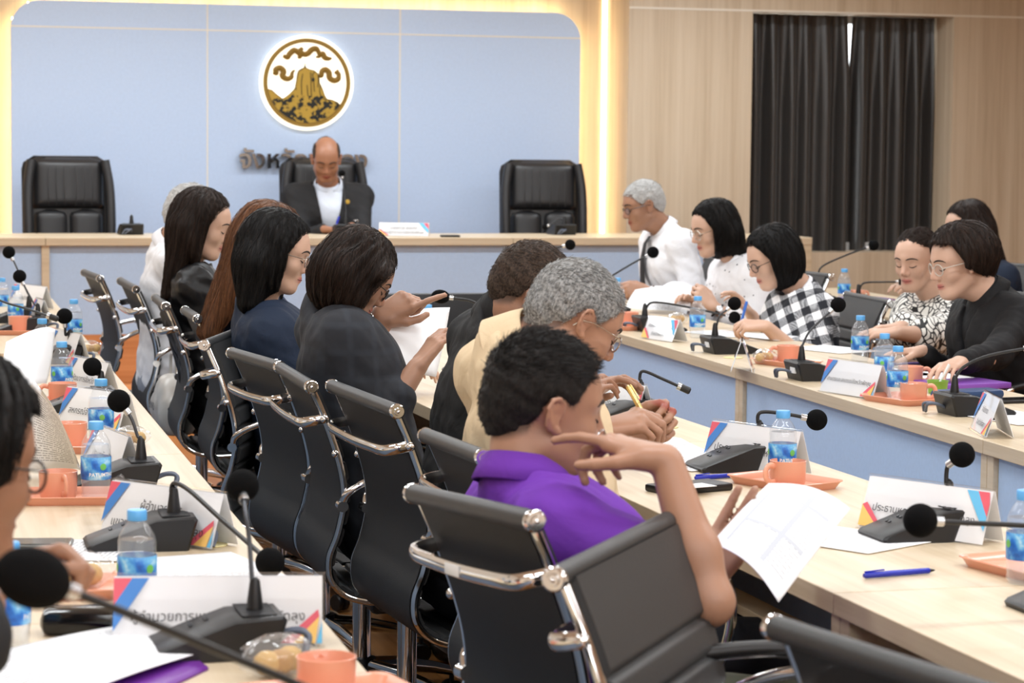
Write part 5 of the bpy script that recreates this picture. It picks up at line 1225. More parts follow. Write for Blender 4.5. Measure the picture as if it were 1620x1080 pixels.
# ---- name signs: a clear tent with a printed card
RED, BLU, YEL, CYA = plain('card_red', srgb(224, 96, 112), 0.6), plain('card_blue', srgb(72, 132, 204), 0.6), plain('card_yellow', srgb(242, 196, 110), 0.6), plain('card_cyan', srgb(104, 188, 232), 0.6)
def sign(pa, pb, lines, label, L=0.29, ztop=None, ang=None, flipmark=False, size=0.023, z=TZ, h=0.10, near=False):
    ztop = (z + h) if ztop is None else ztop
    a, b = PZ(*pa, ztop), PZ(*pb, ztop); c = (a + b) / 2; d = b - a; d.z = 0
    ax = math.atan2(d.y, d.x) if ang is None else radians(ang)
    t = thing('name_sign', label, 'sign', (c.x, c.y, z), ax, 'clear name signs with printed cards')
    hw = 0.036; n = Vector((0, -h, hw)).normalized()       # local: x along the sign, -y towards the reader
    # clear holder: two leaning plates joined at the ridge, small lip at the foot
    mb = MB()
    for s in (-1, 1):
        mb.prism([(-L / 2, s * hw, 0.0), (L / 2, s * hw, 0.0), (L / 2, s * 0.002, h), (-L / 2, s * 0.002, h)], (0, s * 0.002, 0.0006))
    mb.box((-L / 2, -0.003, h - 0.001), (L / 2, 0.003, h + 0.0015)).box((-L / 2, -hw - 0.006, 0), (L / 2, -hw, 0.002))
    mb.build('holder', M_ACRYL, t, False)
    Lc, m = L - 0.008, 0.004
    def on(u, v, lift): # u along, v up the slope 0..1 on the reader's side
        return Vector((u, -hw + (hw - 0.002) * v - lift - 0.0022, m * 0.5 + (h - m) * v + lift * 0.35))
    for s, nm in ((-1, 'card'), (1, 'rear_card')):
        p = [(-Lc / 2, s * (hw - 0.002), 0.003), (Lc / 2, s * (hw - 0.002), 0.003), (Lc / 2, s * 0.0035, h - 0.003), (-Lc / 2, s * 0.0035, h - 0.003)]
        MB().prism(p, (0, -s * 0.0008, 0)).build(nm, M_PAPER, t, False)
    def patch(pts, mat, nm='corner_mark'): MB()._add([on(u, v, 0.0012) for u, v in pts], [tuple(range(len(pts)))]).build(nm, mat, t, False)
    l, r, f = -Lc / 2, Lc / 2, (-1 if flipmark else 1)
    if flipmark:
        patch([(r - 0.005, 0.97), (r - 0.03, 0.97), (r - 0.001, 0.52), (r, 0.75)], RED); patch([(r - 0.03, 0.97), (r - 0.055, 0.97), (r - 0.001, 0.25), (r - 0.001, 0.52)], CYA)
        patch([(l, 0.05), (l + 0.045, 0.05), (l, 0.45)], YEL); patch([(l + 0.045, 0.05), (l + 0.056, 0.05), (l + 0.01, 0.5), (l, 0.45)], RED)
    else:
        patch([(l, 0.97), (l + 0.026, 0.97), (l, 0.58)], RED); patch([(l + 0.026, 0.97), (l + 0.05, 0.97), (l, 0.22), (l, 0.58)], BLU)
        patch([(r - 0.042, 0.04), (r - 0.01, 0.04), (r - 0.004, 0.42)], YEL); patch([(r - 0.06, 0.04), (r - 0.042, 0.04), (r - 0.004, 0.42), (r - 0.006, 0.52)], RED); patch([(r - 0.008, 0.04), (r, 0.04), (r, 0.35)], CYA)
    for i, ln in enumerate(lines):
        me = text_mesh(ln, size, 0.0, 0.0, 'CENTER', 3); xs = [v.co.x for v in me.vertices]; w = max(xs) - min(xs); k = min(1.0, (Lc - 0.05) / max(w, 1e-6))
        v0 = 0.42 if len(lines) == 1 else (0.60 - 0.34 * i)
        for v in me.vertices: v.co = on(v.co.x * k, v0 + v.co.y * k / h, 0.0014)
        link('lettering', me, M_INK, t)
    return t
# ---- paper
def print_mat(name, rows=30, dark=0.55, tint=(0.5, 0.5, 0.52), bands=()):
    if name in MATS: return MATS[name]
    t = NT(name); t.set(Roughness=0.6); t.b.inputs['Specular IOR Level'].default_value = 0.2
    uv = t.add('ShaderNodeUVMap'); sp = t.add('ShaderNodeSeparateXYZ'); t.link(uv.outputs[0], sp.inputs[0])
    a = t.add('ShaderNodeMath', operation='MULTIPLY'); a.inputs[1].default_value = rows; t.link(sp.outputs[1], a.inputs[0]); fr = t.add('ShaderNodeMath', operation='FRACT'); t.link(a.outputs[0], fr.inputs[0])
    ln = t.add('ShaderNodeMath', operation='LESS_THAN'); ln.inputs[1].default_value = 0.42; t.link(fr.outputs[0], ln.inputs[0])
    fl = t.add('ShaderNodeMath', operation='FLOOR'); t.link(a.outputs[0], fl.inputs[0]); cb = t.add('ShaderNodeCombineXYZ'); s40 = t.add('ShaderNodeMath', operation='MULTIPLY'); s40.inputs[1].default_value = 34; t.link(sp.outputs[0], s40.inputs[0]); t.link(s40.outputs[0], cb.inputs[0]); m7 = t.add('ShaderNodeMath', operation='MULTIPLY'); m7.inputs[1].default_value = 7.3; t.link(fl.outputs[0], m7.inputs[0]); t.link(m7.outputs[0], cb.inputs[1])
    nz = t.add('ShaderNodeTexNoise', i_Scale=1.0, i_Detail=2.0); t.link(cb.outputs[0], nz.inputs['Vector']); gt = t.add('ShaderNodeMath', operation='GREATER_THAN'); gt.inputs[1].default_value = 0.44; t.link(nz.outputs['Fac'], gt.inputs[0])
    m1 = t.add('ShaderNodeMath', operation='MULTIPLY'); t.link(ln.outputs[0], m1.inputs[0]); t.link(gt.outputs[0], m1.inputs[1])
    def band(i, lo, hi):
        x = t.add('ShaderNodeMath', operation='GREATER_THAN'); x.inputs[1].default_value = lo; t.link(sp.outputs[i], x.inputs[0]); y = t.add('ShaderNodeMath', operation='LESS_THAN'); y.inputs[1].default_value = hi; t.link(sp.outputs[i], y.inputs[0])
        m = t.add('ShaderNodeMath', operation='MULTIPLY'); t.link(x.outputs[0], m.inputs[0]); t.link(y.outputs[0], m.inputs[1]); return m
    bx, by = band(0, 0.1, 0.9), band(1, 0.09, 0.91)
    for b in (bx, by):
        m = t.add('ShaderNodeMath', operation='MULTIPLY'); t.link(m1.outputs[0], m.inputs[0]); t.link(b.outputs[0], m.inputs[1]); m1 = m
    mx = t.add('ShaderNodeMixRGB'); mx.inputs[1].default_value = srgb(242, 243, 246); mx.inputs[2].default_value = tint + (1,)
    sc = t.add('ShaderNodeMath', operation='MULTIPLY'); sc.inputs[1].default_value = dark; t.link(m1.outputs[0], sc.inputs[0]); t.link(sc.outputs[0], mx.inputs[0]); last = mx.outputs[0]
    for i, lo, hi in bands:
        m = band(i, lo, hi); q = t.add('ShaderNodeMath', operation='MULTIPLY'); t.link(m.outputs[0], q.inputs[0]); t.link((by if i == 0 else bx).outputs[0], q.inputs[1])
        x2 = t.add('ShaderNodeMixRGB'); x2.inputs[2].default_value = srgb(186, 190, 198); t.link(q.outputs[0], x2.inputs[0]); t.link(last, x2.inputs[1]); last = x2.outputs[0]
    t.link(last, t.b.inputs['Base Color'])
    MATS[name] = t.m; return t.m
M_PRINT = print_mat('printed_page', 34, 0.7, (0.2, 0.2, 0.23)); M_TABLE = print_mat('printed_table_page', 30, 0.6, (0.16, 0.17, 0.2), ((0, 0.55, 0.62), (1, 0.22, 0.26), (1, 0.60, 0.635), (0, 0.1, 0.14)))
def sheet_mesh(c4, bulge=0.0, curl=0.0, n=12, th=0.0012, up=Vector((0, 0, 1))):
    """c4: corners in order a,b,c,d (a-b is the first edge); bulge lifts the middle, curl lifts the c-d edge"""
    a, b, c, d = [Vector(p) for p in c4]; nrm = (b - a).cross(d - a).normalized(); nrm = nrm if nrm.dot(up) >= 0 else -nrm
    me = bpy.data.meshes.new('page'); vs = []; fs = []; uv = []
    for i in range(n + 1):
        for j in range(n + 1):
            u, v = j / n, i / n; p = (a * (1 - u) + b * u) * (1 - v) + (d * (1 - u) + c * u) * v
            vs.append(p + nrm * (bulge * sin(pi * u) + curl * v ** 2.5 + bulge * 0.4 * sin(pi * v))); uv.append((u, 1 - v))
    m = len(vs); vs += [p - nrm * th for p in vs]
    for i in range(n):
        for j in range(n):
            k = i * (n + 1) + j; fs.append((k, k + 1, k + n + 2, k + n + 1)); fs.append((m + k + n + 1, m + k + n + 2, m + k + 1, m + k))
    rim = [j for j in range(n)] + [i * (n + 1) + n for i in range(n)] + [n * (n + 1) + n - j for j in range(n)] + [(n - i) * (n + 1) for i in range(n)]
    for i in range(len(rim)): x, y = rim[i], rim[(i + 1) % len(rim)]; fs.append((y, x, m + x, m + y))
    me.from_pydata([tuple(v) for v in vs], [], fs); ul = me.uv_layers.new(name='UVMap')
    for lp in me.loops: ul.data[lp.index].uv = uv[lp.vertex_index % m]
    me.polygons.foreach_set('use_smooth', [True] * len(me.polygons)); return me
def paper(c4, label, mat=None, bulge=0.0, curl=0.0, th=0.0012, name='paper_sheet', cat='paper'):
    c = sum((Vector(p) for p in c4), Vector()) / 4; c.z = min(p[2] for p in c4)
    o = link(name, sheet_mesh([Vector(p) - c for p in c4], bulge, curl, th=th), mat or M_PAPER); o.location = c
    return tag(o, label, cat)
def flat_paper(x, y, rz, label, mat=None, w=0.21, l=0.297, z=None, **kw):
    c = PZ(x, y, z or TZ + 0.003); r = radians(rz); e = Vector((cos(r), sin(r), 0)); f = Vector((-sin(r), cos(r), 0))
    return paper([c - e * w / 2 - f * l / 2, c + e * w / 2 - f * l / 2, c + e * w / 2 + f * l / 2, c - e * w / 2 + f * l / 2], label, mat, **kw)
def slab(name, x, y, rz, size, mat, label, cat, z=None, bev=0.004, extra=None):
    c = PZ(x, y, z or TZ); t = thing(name, label, cat, c, radians(rz)); w, l, h = size
    MB().box((-w / 2, -l / 2, 0), (w / 2, l / 2, h), bev).build('case', mat, t)
    if extra: MB().box((-w / 2 + 0.004, -l / 2 + 0.004, h), (w / 2 - 0.004, l / 2 - 0.004, h + 0.0008)).build('screen', extra, t, False)
    return t
def pen(x, y, rz, label, mat, z=None, L=0.14, p3=None, dv=None):
    c = p3 if p3 is not None else PZ(x, y, (z or TZ) + 0.006); t = thing('pen', label, 'pen', c, 0 if dv is not None else radians(rz))
    d = Vector((1, 0, 0)) if dv is None else Vector(dv).normalized()
    MB().tube([-d * L * .45, -d * L * .42, -d * L * .05, d * L * .42], [0.0035, 0.0052, 0.0054, 0.005], 12).build('barrel', mat, t)
    MB().cyl(d * L * .42, d * L * .5, 0.0042, 0.0012, 10).build('tip', M_BLACKPL, t)
    a, b = frame_of(d); MB().tube([-d * L * .44 + b * 0.006, -d * L * .18 + b * 0.0075], 0.0014, 6).build('clip', mat, t)
    return t
def snack(x, y, rz, label, z=TZ, s=1.0, cols=((200, 160, 90), (178, 132, 66))):
    t = thing('snack_pack', label, 'snack', PZ(x, y, z), radians(rz), 'cellophane wrapped snacks'); rnd = random.Random(int(x * 7 + y))
    for i in range(3):
        MB().sphere((-0.02 + i * 0.021, rnd.uniform(-0.008, 0.008), 0.020), 0.0175 * s, 12, (1, 1, 0.9)).build('snack', plain('snack_%d' % (i % 2), srgb(*cols[i % 2]), 0.7, bump=0.4, nscale=120), t)
    rows = []
    for i in range(9):
        th = pi * i / 8; row = []
        for k in range(25):
            a = 2 * pi * k / 24; r = 1 + 0.10 * sin(5 * a + i) + 0.07 * sin(9 * a + 2 * i); row.append((0.052 * s * r * sin(th) * cos(a), 0.034 * s * r * sin(th) * sin(a), 0.024 * s + 0.026 * s * cos(th) * (1 + 0.15 * sin(4 * a))))
        rows.append([(p[0], p[1], max(0.0008, p[2])) for p in row])
    MB().grid(rows).build('wrapper', M_CELLO, t)
    return t
# ------------------------------------------------------------------ bottles
TT = TZ + TRAY_TOP
bottle(217, 965, 'water bottle just behind the nearest long name sign', 0.5)
bottle(15, 1030, 'water bottle cut by the left edge of the picture', 1.5)
bottle(152, 789, 'water bottle on the salmon tray beside the cup with a handle toward us', 0.3, TT)
bottle(160, 703, 'water bottle between two white name signs of the outer row', 2.0)
bottle(98, 628, 'water bottle by the curled white sheet of the outer row', 1.1)
bottle(117, 543, 'water bottle at the aisle edge of the outer row, before the empty chair', 0.7)
bottle(25, 516, 'water bottle behind the far orange cup of the outer row', 2.2)
bottle(67, 582, 'water bottle mostly hidden by the tablet', 0.1)
bottle(3, 500, 'water bottle farthest up the outer row at the picture edge', 0.9)
bottle(1237, 764, 'water bottle on the tray in front of the man in purple', 0.3, TT)
bottle(1619, 922, 'water bottle cut by the right edge beside the near tray', 0.5)
bottle(676, 552, 'water bottle hidden behind the raised white sheet, only the cap showing', 0.5)
bottle(1103, 534, 'water bottle between the name sign and the dotted blouse woman\'s papers', 0.2)
bottle(976, 497, 'water bottle just right of the grey haired man\'s head', 0.2)
bottle(1360, 572, 'water bottle before the leaf blouse woman, standing apart from the others', 0.4)
bottle(1398, 608, 'water bottle partly covered by the one on the tray', 1.4)
bottle(1419, 634, 'water bottle on the tray in front of the woman in the black blazer', 0.2, TT)
bottle(1335, 478, 'water bottle on the outer table under the window curtains', 0.6)
# ---- trays and cups
tray(122, 792, 'salmon tray under the cup and bottle by the onlooker', radians(172)); cup(92, 789, 'orange cup beside the bottle on the tray nearest the onlooker', radians(-80), TT)
tray(122, 712, 'salmon tray under the middle cup of the outer row', radians(170)); cup(112, 706, 'orange cup between the onlooker\'s cup and the name sign reading cooperative', radians(190), TT)
tray(90, 642, 'salmon tray under the cup beside the curled sheet', radians(172)); cup(99, 638, 'orange cup with its handle to the side, by the curled sheet', radians(185), TT)
tray(112, 938, 'salmon tray holding snacks at the near end of the outer row', radians(176))
tray(520, 1112, 'salmon tray at the lower picture edge', radians(10)); cup(516, 1106, 'orange cup cut by the lower picture edge', radians(90), TT)
tray(40, 528, 'salmon tray under the far cup of the outer row', radians(172)); cup(30, 524, 'orange cup far up the outer row near the head desk', radians(20), TT)
tray(1241, 768, 'salmon tray in front of the man in purple', radians(112)); cup(1246, 770, 'orange cup on the tray in front of the man in purple', radians(200), TT)
tray(1628, 905, 'salmon tray cut by the right edge of the picture', radians(100))
tray(992, 520, 'salmon tray nearest the man with the black tie', radians(105)); cup(995, 516, 'orange cup nearest the man with the black tie', radians(100), TT)
tray(1245, 577, 'salmon tray before the writing checked blouse woman', radians(105)); cup(1247, 573, 'orange cup before the writing checked blouse woman', radians(170), TT)
tray(1428, 636, 'salmon tray in front of the woman in the black blazer', radians(105)); cup(1445, 637, 'orange cup on the tray in front of the woman in the black blazer', radians(-10), TT)
cup(1440, 608, 'orange cup showing only its handle behind the black blazer woman\'s bottle', radians(-10))
cup(1356, 478, 'orange cup on the outer table beside the far bottle', radians(10))
# ---- microphones
R_ = radians
mic(403, 966, R_(180), [(400, 930), (394, 850, .02), (387, 800, .05), (384, 768, .085)], 'conference microphone behind the nearest long name sign, pointing away', 0.024, slim=True)
mic(275, 812, R_(178), [(271, 778), (276, 764, -.01), (300, 776, -.06), (350, 821, -.18), (402, 867, -.32), (427, 889, -.40)], 'conference microphone beside the sign for the second director, neck bent to the right', 0.024)
mic(223, 728, R_(180), [(218, 690), (207, 660), (188, 634)], 'conference microphone of the outer row with a kinked neck leaning left', 0.024, slim=True)
mic(160, 614, R_(180), [(160, 595), (153, 588), (146, 580, -.02)], 'conference microphone behind the cooperative sign, foam ball toward us', 0.025, slim=True)
mic(112, 545, R_(180), [(104, 530), (103, 515), (102, 500)], 'conference microphone before the first empty chair with an upright neck', 0.026)
mic(60, 500, R_(180), [(55, 482), (40, 455), (31, 437)], 'conference microphone beyond the tablet leaning toward the head desk', 0.025, slim=True)
mic(46, 486, R_(180), [(42, 460), (25, 420), (14, 399)], 'conference microphone farthest up the outer row', 0.025, slim=True)
mic(-60, 560, R_(180), [(-40, 470), (20, 482), (60, 494), (92, 505)], 'conference microphone reaching in from the left edge below the others', None, slim=True)
mic(620, 1190, R_(170), [(600, 1140, -.15), (470, 1082, -.3), (280, 1002, -.42), (120, 938, -.5), (52, 914, -.53)], 'conference microphone nearest the camera, long neck crossing the purple folder', 0.027, long=1.35)
mic(1014, 632, R_(180), [(1012, 598), (1018, 587), (1050, 600), (1092, 619)], 'conference microphone with a bare slim head before the grey haired man', None)
mic(1202, 700, R_(180), [(1199, 668), (1204, 652), (1245, 655), (1292, 664)], 'conference microphone before the man in purple, neck bent flat to the right', 0.024)
mic(1501, 800, R_(180), [(1497, 765), (1499, 738), (1510, 728, -.02), (1522, 719, -.03)], 'conference microphone with the upright neck by the sign for the chamber chairman', 0.024)
mic(1760, 905, R_(180), [(1735, 840, -.06), (1620, 831, -.10), (1530, 827, -.13), (1456, 823, -.15)], 'conference microphone reaching in from the right edge, foam in front of another console', 0.026)
mic(782, 560, R_(180), [(775, 500), (750, 478), (722, 472), (697, 469)], 'conference microphone pointing at the woman in dark plaid\'s hand', 0.022, long=1.35)
mic(1020, 500, 0, [(1021, 490), (1034, 478), (1090, 486), (1162, 502)], 'conference microphone before the dotted blouse woman, neck arching right', 0.024)
mic(1131, 532, 0, [(1133, 518), (1138, 500), (1150, 490), (1162, 480)], 'conference microphone before the checked blouse woman with a chrome collar', 0.024, slim=True, badge=True)
mic(1268, 571, 0, [(1270, 545), (1280, 525), (1300, 505), (1326, 482)], 'conference microphone between the checked blouse and leaf blouse women', 0.024, slim=True, badge=True)
mic(1510, 622, 0, [(1510, 600), (1525, 580), (1565, 562), (1640, 548)], 'conference microphone before the woman in the black blazer, neck arching off the picture', 0.024)
mic(938, 470, 0, [(938, 455), (965, 438), (1000, 417), (1033, 399)], 'conference microphone in front of the black tie, neck slanting up', 0.026)
mic(820, 474, 0, [(822, 440), (850, 402), (880, 392), (902, 387)], 'conference microphone behind the black suited man\'s head', 0.023)
mic(1300, 466, 0, [(1296, 440), (1300, 422), (1340, 403), (1382, 388)], 'conference microphone of the outer table in front of the curtains', 0.024)
mic(1358, 466, 0, [(1359, 462), (1366, 448), (1395, 446), (1428, 446)], 'conference microphone of the outer table with a low flat neck', 0.02)
mic(208, 354, R_(90), [(208, 346), (208, 342)], 'conference microphone on the head desk by the left empty armchair', None, z=DZ)
mic(547, 355, R_(90), [(547, 330), (544, 300), (541, 274)], 'conference microphone on the head desk in front of the man writing', 0.018, z=DZ, slim=True)
mic(893, 355, R_(90), [(892, 348), (884, 345), (873, 354), (862, 359)], 'conference microphone on the head desk by the right empty armchair', 0.016, z=DZ, slim=True)
# ---- name signs
sign((192, 908), (499, 907), ['ผู้อำนวยการแขวงทางหลวงพัทลุง'], 'long white name sign nearest the camera on the outer row', 0.305, size=0.027)
sign((179, 756), (357, 779), ['ผู้อำนวยการ', 'แขวงทางหลวงชนบทพัทลุง'], 'two line white name sign with a bent microphone before it', 0.29, size=0.022)
sign((150, 668), (208, 690), ['ประมงจังหวัด'], 'white name sign seen at a slant behind the trayed bottle', 0.26, size=0.026)
sign((102, 608), (212, 623), ['สหกรณ์จังหวัดพัทลุง'], 'white name sign of the provincial cooperative beside the middle cup', 0.27)
sign((112, 561), (177, 574), ['พัฒนาการจังหวัด'], 'white name sign behind the foam ball facing us on the outer row', 0.27)
sign((87, 519), (128, 528), ['จังหวัดพัทลุง'], 'white name sign by the bottle at the aisle edge', 0.27)
sign((22, 447), (77, 453), ['จังหวัดพัทลุง'], 'white name sign at the far end of the outer row', 0.29)
sign((56, 470), (72, 475), ['พัทลุง'], 'small white sign in front of the far end name sign', 0.16)
sign((1115, 661), (1285, 683), ['ประธานสภาอุตสาหกรรม'], 'white name sign behind the console before the man in purple', 0.28)
sign((1372, 749), (1580, 776), ['ประธานหอการค้าจังหวัดพัทลุง'], 'white name sign of the chamber chairman, its console in front', 0.29, flipmark=True)
sign((905, 592), (1040, 611), ['อุตสาหกรรมจังหวัดพัทลุง'], 'white name sign beside the grey haired man\'s pen hand', 0.29, flipmark=True)
sign((1028, 499), (1076, 505), ['สำนักงานเกษตรและสหกรณ์', 'จังหวัดพัทลุง'], 'two line white name sign before the dotted blouse woman', 0.22, flipmark=True, size=0.018, h=0.085)
sign((1163, 540), (1185, 534), ['พัทลุง'], 'name sign standing end on before the checked blouse woman', 0.20, ang=69)
sign((1312, 565), (1398, 577), ['เกษตรและสหกรณ์จังหวัดพัทลุง'], 'white name sign before the leaf blouse woman', 0.27)
sign((1553, 614), (1590, 634), ['สำนักงาน', 'จังหวัดพัทลุง'], 'white name sign at a slant before the woman in the black blazer', 0.22, size=0.02)
sign((599, 351), (680, 352), ['นายธราวุธ ช่วยเกิด', 'รองผู้ว่าราชการจังหวัดพัทลุง'], 'white name sign on the head desk beside the man writing', 0.28, z=DZ, h=0.075, flipmark=True, size=0.02)
# ---- papers, phones, pens
flat_paper(95, 868, 70, 'printed sheet lying before the onlooker', M_PRINT)
flat_paper(322, 900, 12, 'white sheet behind the nearest long name sign', M_PRINT)
d0 = 2.75
fo = [PZ(-70, 1075, TZ + 0.004), PZ(235, 985, TZ + 0.004), PZ(330, 1055, TZ + 0.004), PZ(40, 1190, TZ + 0.004)]
pf = paper(fo, 'open purple folder at the lower left corner', plain('purple_card', srgb(112, 44, 150), 0.4), th=0.004, name='folder', cat='folder')
pg = link('page', sheet_mesh([Vector(p) - pf.location + Vector((0, 0, 0.008)) for p in (PZ(-75, 1060, TZ + .004), PZ(235, 990, TZ + .004), PZ(318, 1040, TZ + .004), PZ(30, 1150, TZ + .004))], 0.006), M_PRINT, pf)
slab('spectacle_case', 158, 1000, 82, (0.065, 0.17, 0.038), M_BLACKGL, 'black spectacle case between the snacks and the folder', 'case', bev=0.014)
ph = slab('mobile_phone', 45, 864, 80, (0.075, 0.155, 0.009), plain('phone_grey', srgb(120, 120, 116), 0.3, 0.5), 'grey mobile phone under the onlooker\'s hand', 'phone', extra=M_BLACKGL)
snack(125, 930, 20, 'cellophane pack of round snacks on the near tray', TT, 1.15); snack(205, 775, 40, 'cellophane snack pack beside the trayed bottle of the outer row', TZ)
snack(206, 706, 10, 'cellophane snack pack at the aisle edge, on an orange dish', TZ, 0.95); snack(143, 560, 30, 'biscuit pack before the second empty chair', TZ, 0.9, ((196, 164, 120), (210, 182, 140)))
snack(1072, 512, 20, 'snack pack behind the two line sign of the facing row', TZ, 0.9); snack(1210, 574, 20, 'snack pack on the tray of the checked blouse woman', TT, 0.9, ((206, 200, 120), (170, 190, 110)))
snack(62, 512, 20, 'snack pack beside the far cup of the outer row', TZ, 0.9); snack(440, 1068, 20, 'torn cellophane pack near the lower picture edge', TZ, 1.1, ((232, 226, 210), (240, 236, 226)))
tb = slab('tablet', 48, 568, 20, (0.20, 0.26, 0.010), plain('tablet_case', srgb(64, 40, 60), 0.5), 'dark tablet under the curled white sheet', 'tablet', extra=plain('tablet_glass', srgb(60, 66, 60), 0.1))
paper([PD(-12, 640, 6.0), PD(74, 606, 6.25), PD(80, 528, 6.45), PD(2, 548, 6.2)], 'curled white sheet held up over the tablet', M_PAPER, 0.03, 0.02)
paper([PZ(40, 745, TZ + .01), PZ(128, 742, TZ + .01), PD(98, 668, 5.0), PD(52, 600, 5.35)], 'printed sheet bent up beside the onlooker\'s cup', M_PRINT, 0.015, 0.0)
# the man in purple's papers
bk = paper([PD(1126, 858, 3.80), PD(1232, 952, 3.70), PD(1346, 804, 3.98), PD(1216, 764, 4.08)], 'printed table sheets held by the man in purple', M_TABLE, 0.016, 0.0, name='booklet', cat='booklet', up=Vector((0, 0, 1))) if False else paper([PD(1126, 858, 3.80), PD(1232, 952, 3.70), PD(1346, 804, 3.98), PD(1216, 764, 4.08)], 'printed table sheets held up by the man in purple', M_TABLE, 0.016, 0.0, name='booklet', cat='booklet')
flat_paper(1330, 850, 30, 'printed sheets lying under the purple man\'s booklet', M_PRINT, 0.21, 0.28)
flat_paper(1085, 728, 20, 'printed papers before the man in purple, by the console', M_PRINT, 0.21, 0.297, curl=0.03); flat_paper(1012, 690, 25, 'small printed slip by the grey haired man\'s hand', M_PRINT, 0.12, 0.16)
slab('wallet', 1090, 776, 108, (0.085, 0.17, 0.016), M_BLACKPL, 'black wallet case lying before the man in purple', 'wallet', bev=0.005)
flat_paper(1095, 768, 108, 'white slip tucked on the black wallet', M_PAPER, 0.05, 0.09, z=TZ + 0.0185)
M_PENB = plain('blue_pen', srgb(28, 44, 170), 0.25)
pen(1420, 906, 10, 'blue pen lying alone on the near table', M_PENB, L=0.15); pen(1138, 753, 14, 'blue pen touching the purple man\'s tray', M_PENB)
# facing row papers
paper([PD(1005, 458, 11.1), PD(1100, 462, 10.9), PD(1085, 500, 10.7), PD(985, 496, 10.9)], 'papers the man with the black tie is turning', M_PRINT, 0.02, 0.0)
paper([PD(1010, 488, 10.6), PD(1092, 492, 10.4), PD(1096, 456, 10.7), PD(1040, 462, 10.9)], 'curled printed pages before the dotted blouse woman', M_PRINT, 0.03, 0.01)
flat_paper(1150, 527, 20, 'white papers beside the checked blouse woman\'s console', M_PRINT); flat_paper(1225, 532, 15, 'sheet under the checked blouse woman\'s writing hand', M_PAPER, 0.21, 0.297, z=TZ + 0.005)
flat_paper(1318, 552, 20, 'white sheets by the leaf blouse woman\'s ringed hand', M_PRINT); flat_paper(1400, 588, 10, 'white paper behind the trayed bottles of the facing row', M_PAPER); flat_paper(1478, 595, 8, 'white paper before the woman in the black blazer', M_PAPER)
slab('folder', 1522, 612, 100, (0.17, 0.24, 0.018), plain('violet_cover', srgb(126, 72, 168), 0.4), 'purple folder under the black blazer woman\'s sleeve', 'folder', bev=0.003)
slab('pencil_case', 1530, 630, 100, (0.08, 0.21, 0.026), plain('blue_case', srgb(34, 62, 104), 0.5), 'dark blue pencil case beside the purple folder', 'case', bev=0.011)
slab('mobile_phone', 1602, 636, 95, (0.075, 0.155, 0.010), M_BLACKPL, 'black mobile phone right of the blue pencil case', 'phone', extra=M_BLACKGL)
slab('mobile_phone', 1425, 576, 100, (0.075, 0.155, 0.009), plain('phone_violet', srgb(130, 112, 176), 0.3), 'violet cased mobile phone under the leaf blouse woman\'s hand', 'phone', extra=M_BLACKGL)
flat_paper(1608, 660, 10, 'pale sheet at the right edge beside the slanted sign', M_PRINT)
slab('folder', 1355, 476, 95, (0.20, 0.30, 0.014), plain('violet_cover2', srgb(110, 70, 150), 0.4), 'violet folder on the outer table below the far bottle', 'folder', bev=0.003)
flat_paper(1420, 482, 8, 'white papers on the outer table near a resting hand', M_PAPER)
# pointing woman's lifted sheet
paper([PD(610, 500, 6.15), PD(712, 486, 6.3), PD(690, 596, 6.15), PD(582, 590, 6.0)], 'blank white sheet lifted by the pointing woman', M_PAPER, 0.012, 0.0)
# wrist things and small things
slab('coaster', 712, 375, 0, (0.10, 0.06, 0.012), M_BLACKPL, 'small dark object lying on the head desk right of its name sign', 'phone', z=DZ)

# small tub, spoon and the pale covers of the cable holes
c = PZ(1483, 622, TZ); t = thing('snack_tub', 'small green tub with a white spoon beside the black blazer woman\'s cup', 'tub', c)
MB().lathe([(0.022, 0.0), (0.027, 0.002), (0.031, 0.036), (0.033, 0.038), (0.030, 0.038), (0.025, 0.005), (0.003, 0.004)], 24).build('tub_body', plain('leaf_green', srgb(128, 170, 62), 0.4), t)
MB().tube([(-0.010, 0, 0.008), (0.02, 0.0, 0.055), (0.036, 0.0, 0.085)], [0.003, 0.0035, 0.005], 8, True, (1, 0.4, (0, 1, 0))).build('spoon', M_WHITE, t)
M_GROM = plain('cream_cover', srgb(226, 214, 160), 0.5)
for x, y, lab in ((1052, 676, 'pale round cable cover behind the bare headed microphone'), (1566, 664, 'pale round cable cover by the slanted sign of the facing row'), (1160, 566, 'pale round cable cover beside the end on sign'), (330, 862, 'pale round cable cover under the second director sign'), (480, 1040, 'pale round cable cover near the lower end of the outer row')):
    o = MB().cyl((0, 0, 0), (0, 0, 0.003), 0.034, n=32, bev=0.001).build('cable_cover', M_GROM); o.location = PZ(x, y, TZ); tag(o, lab, 'cable cover', 'round cable covers')
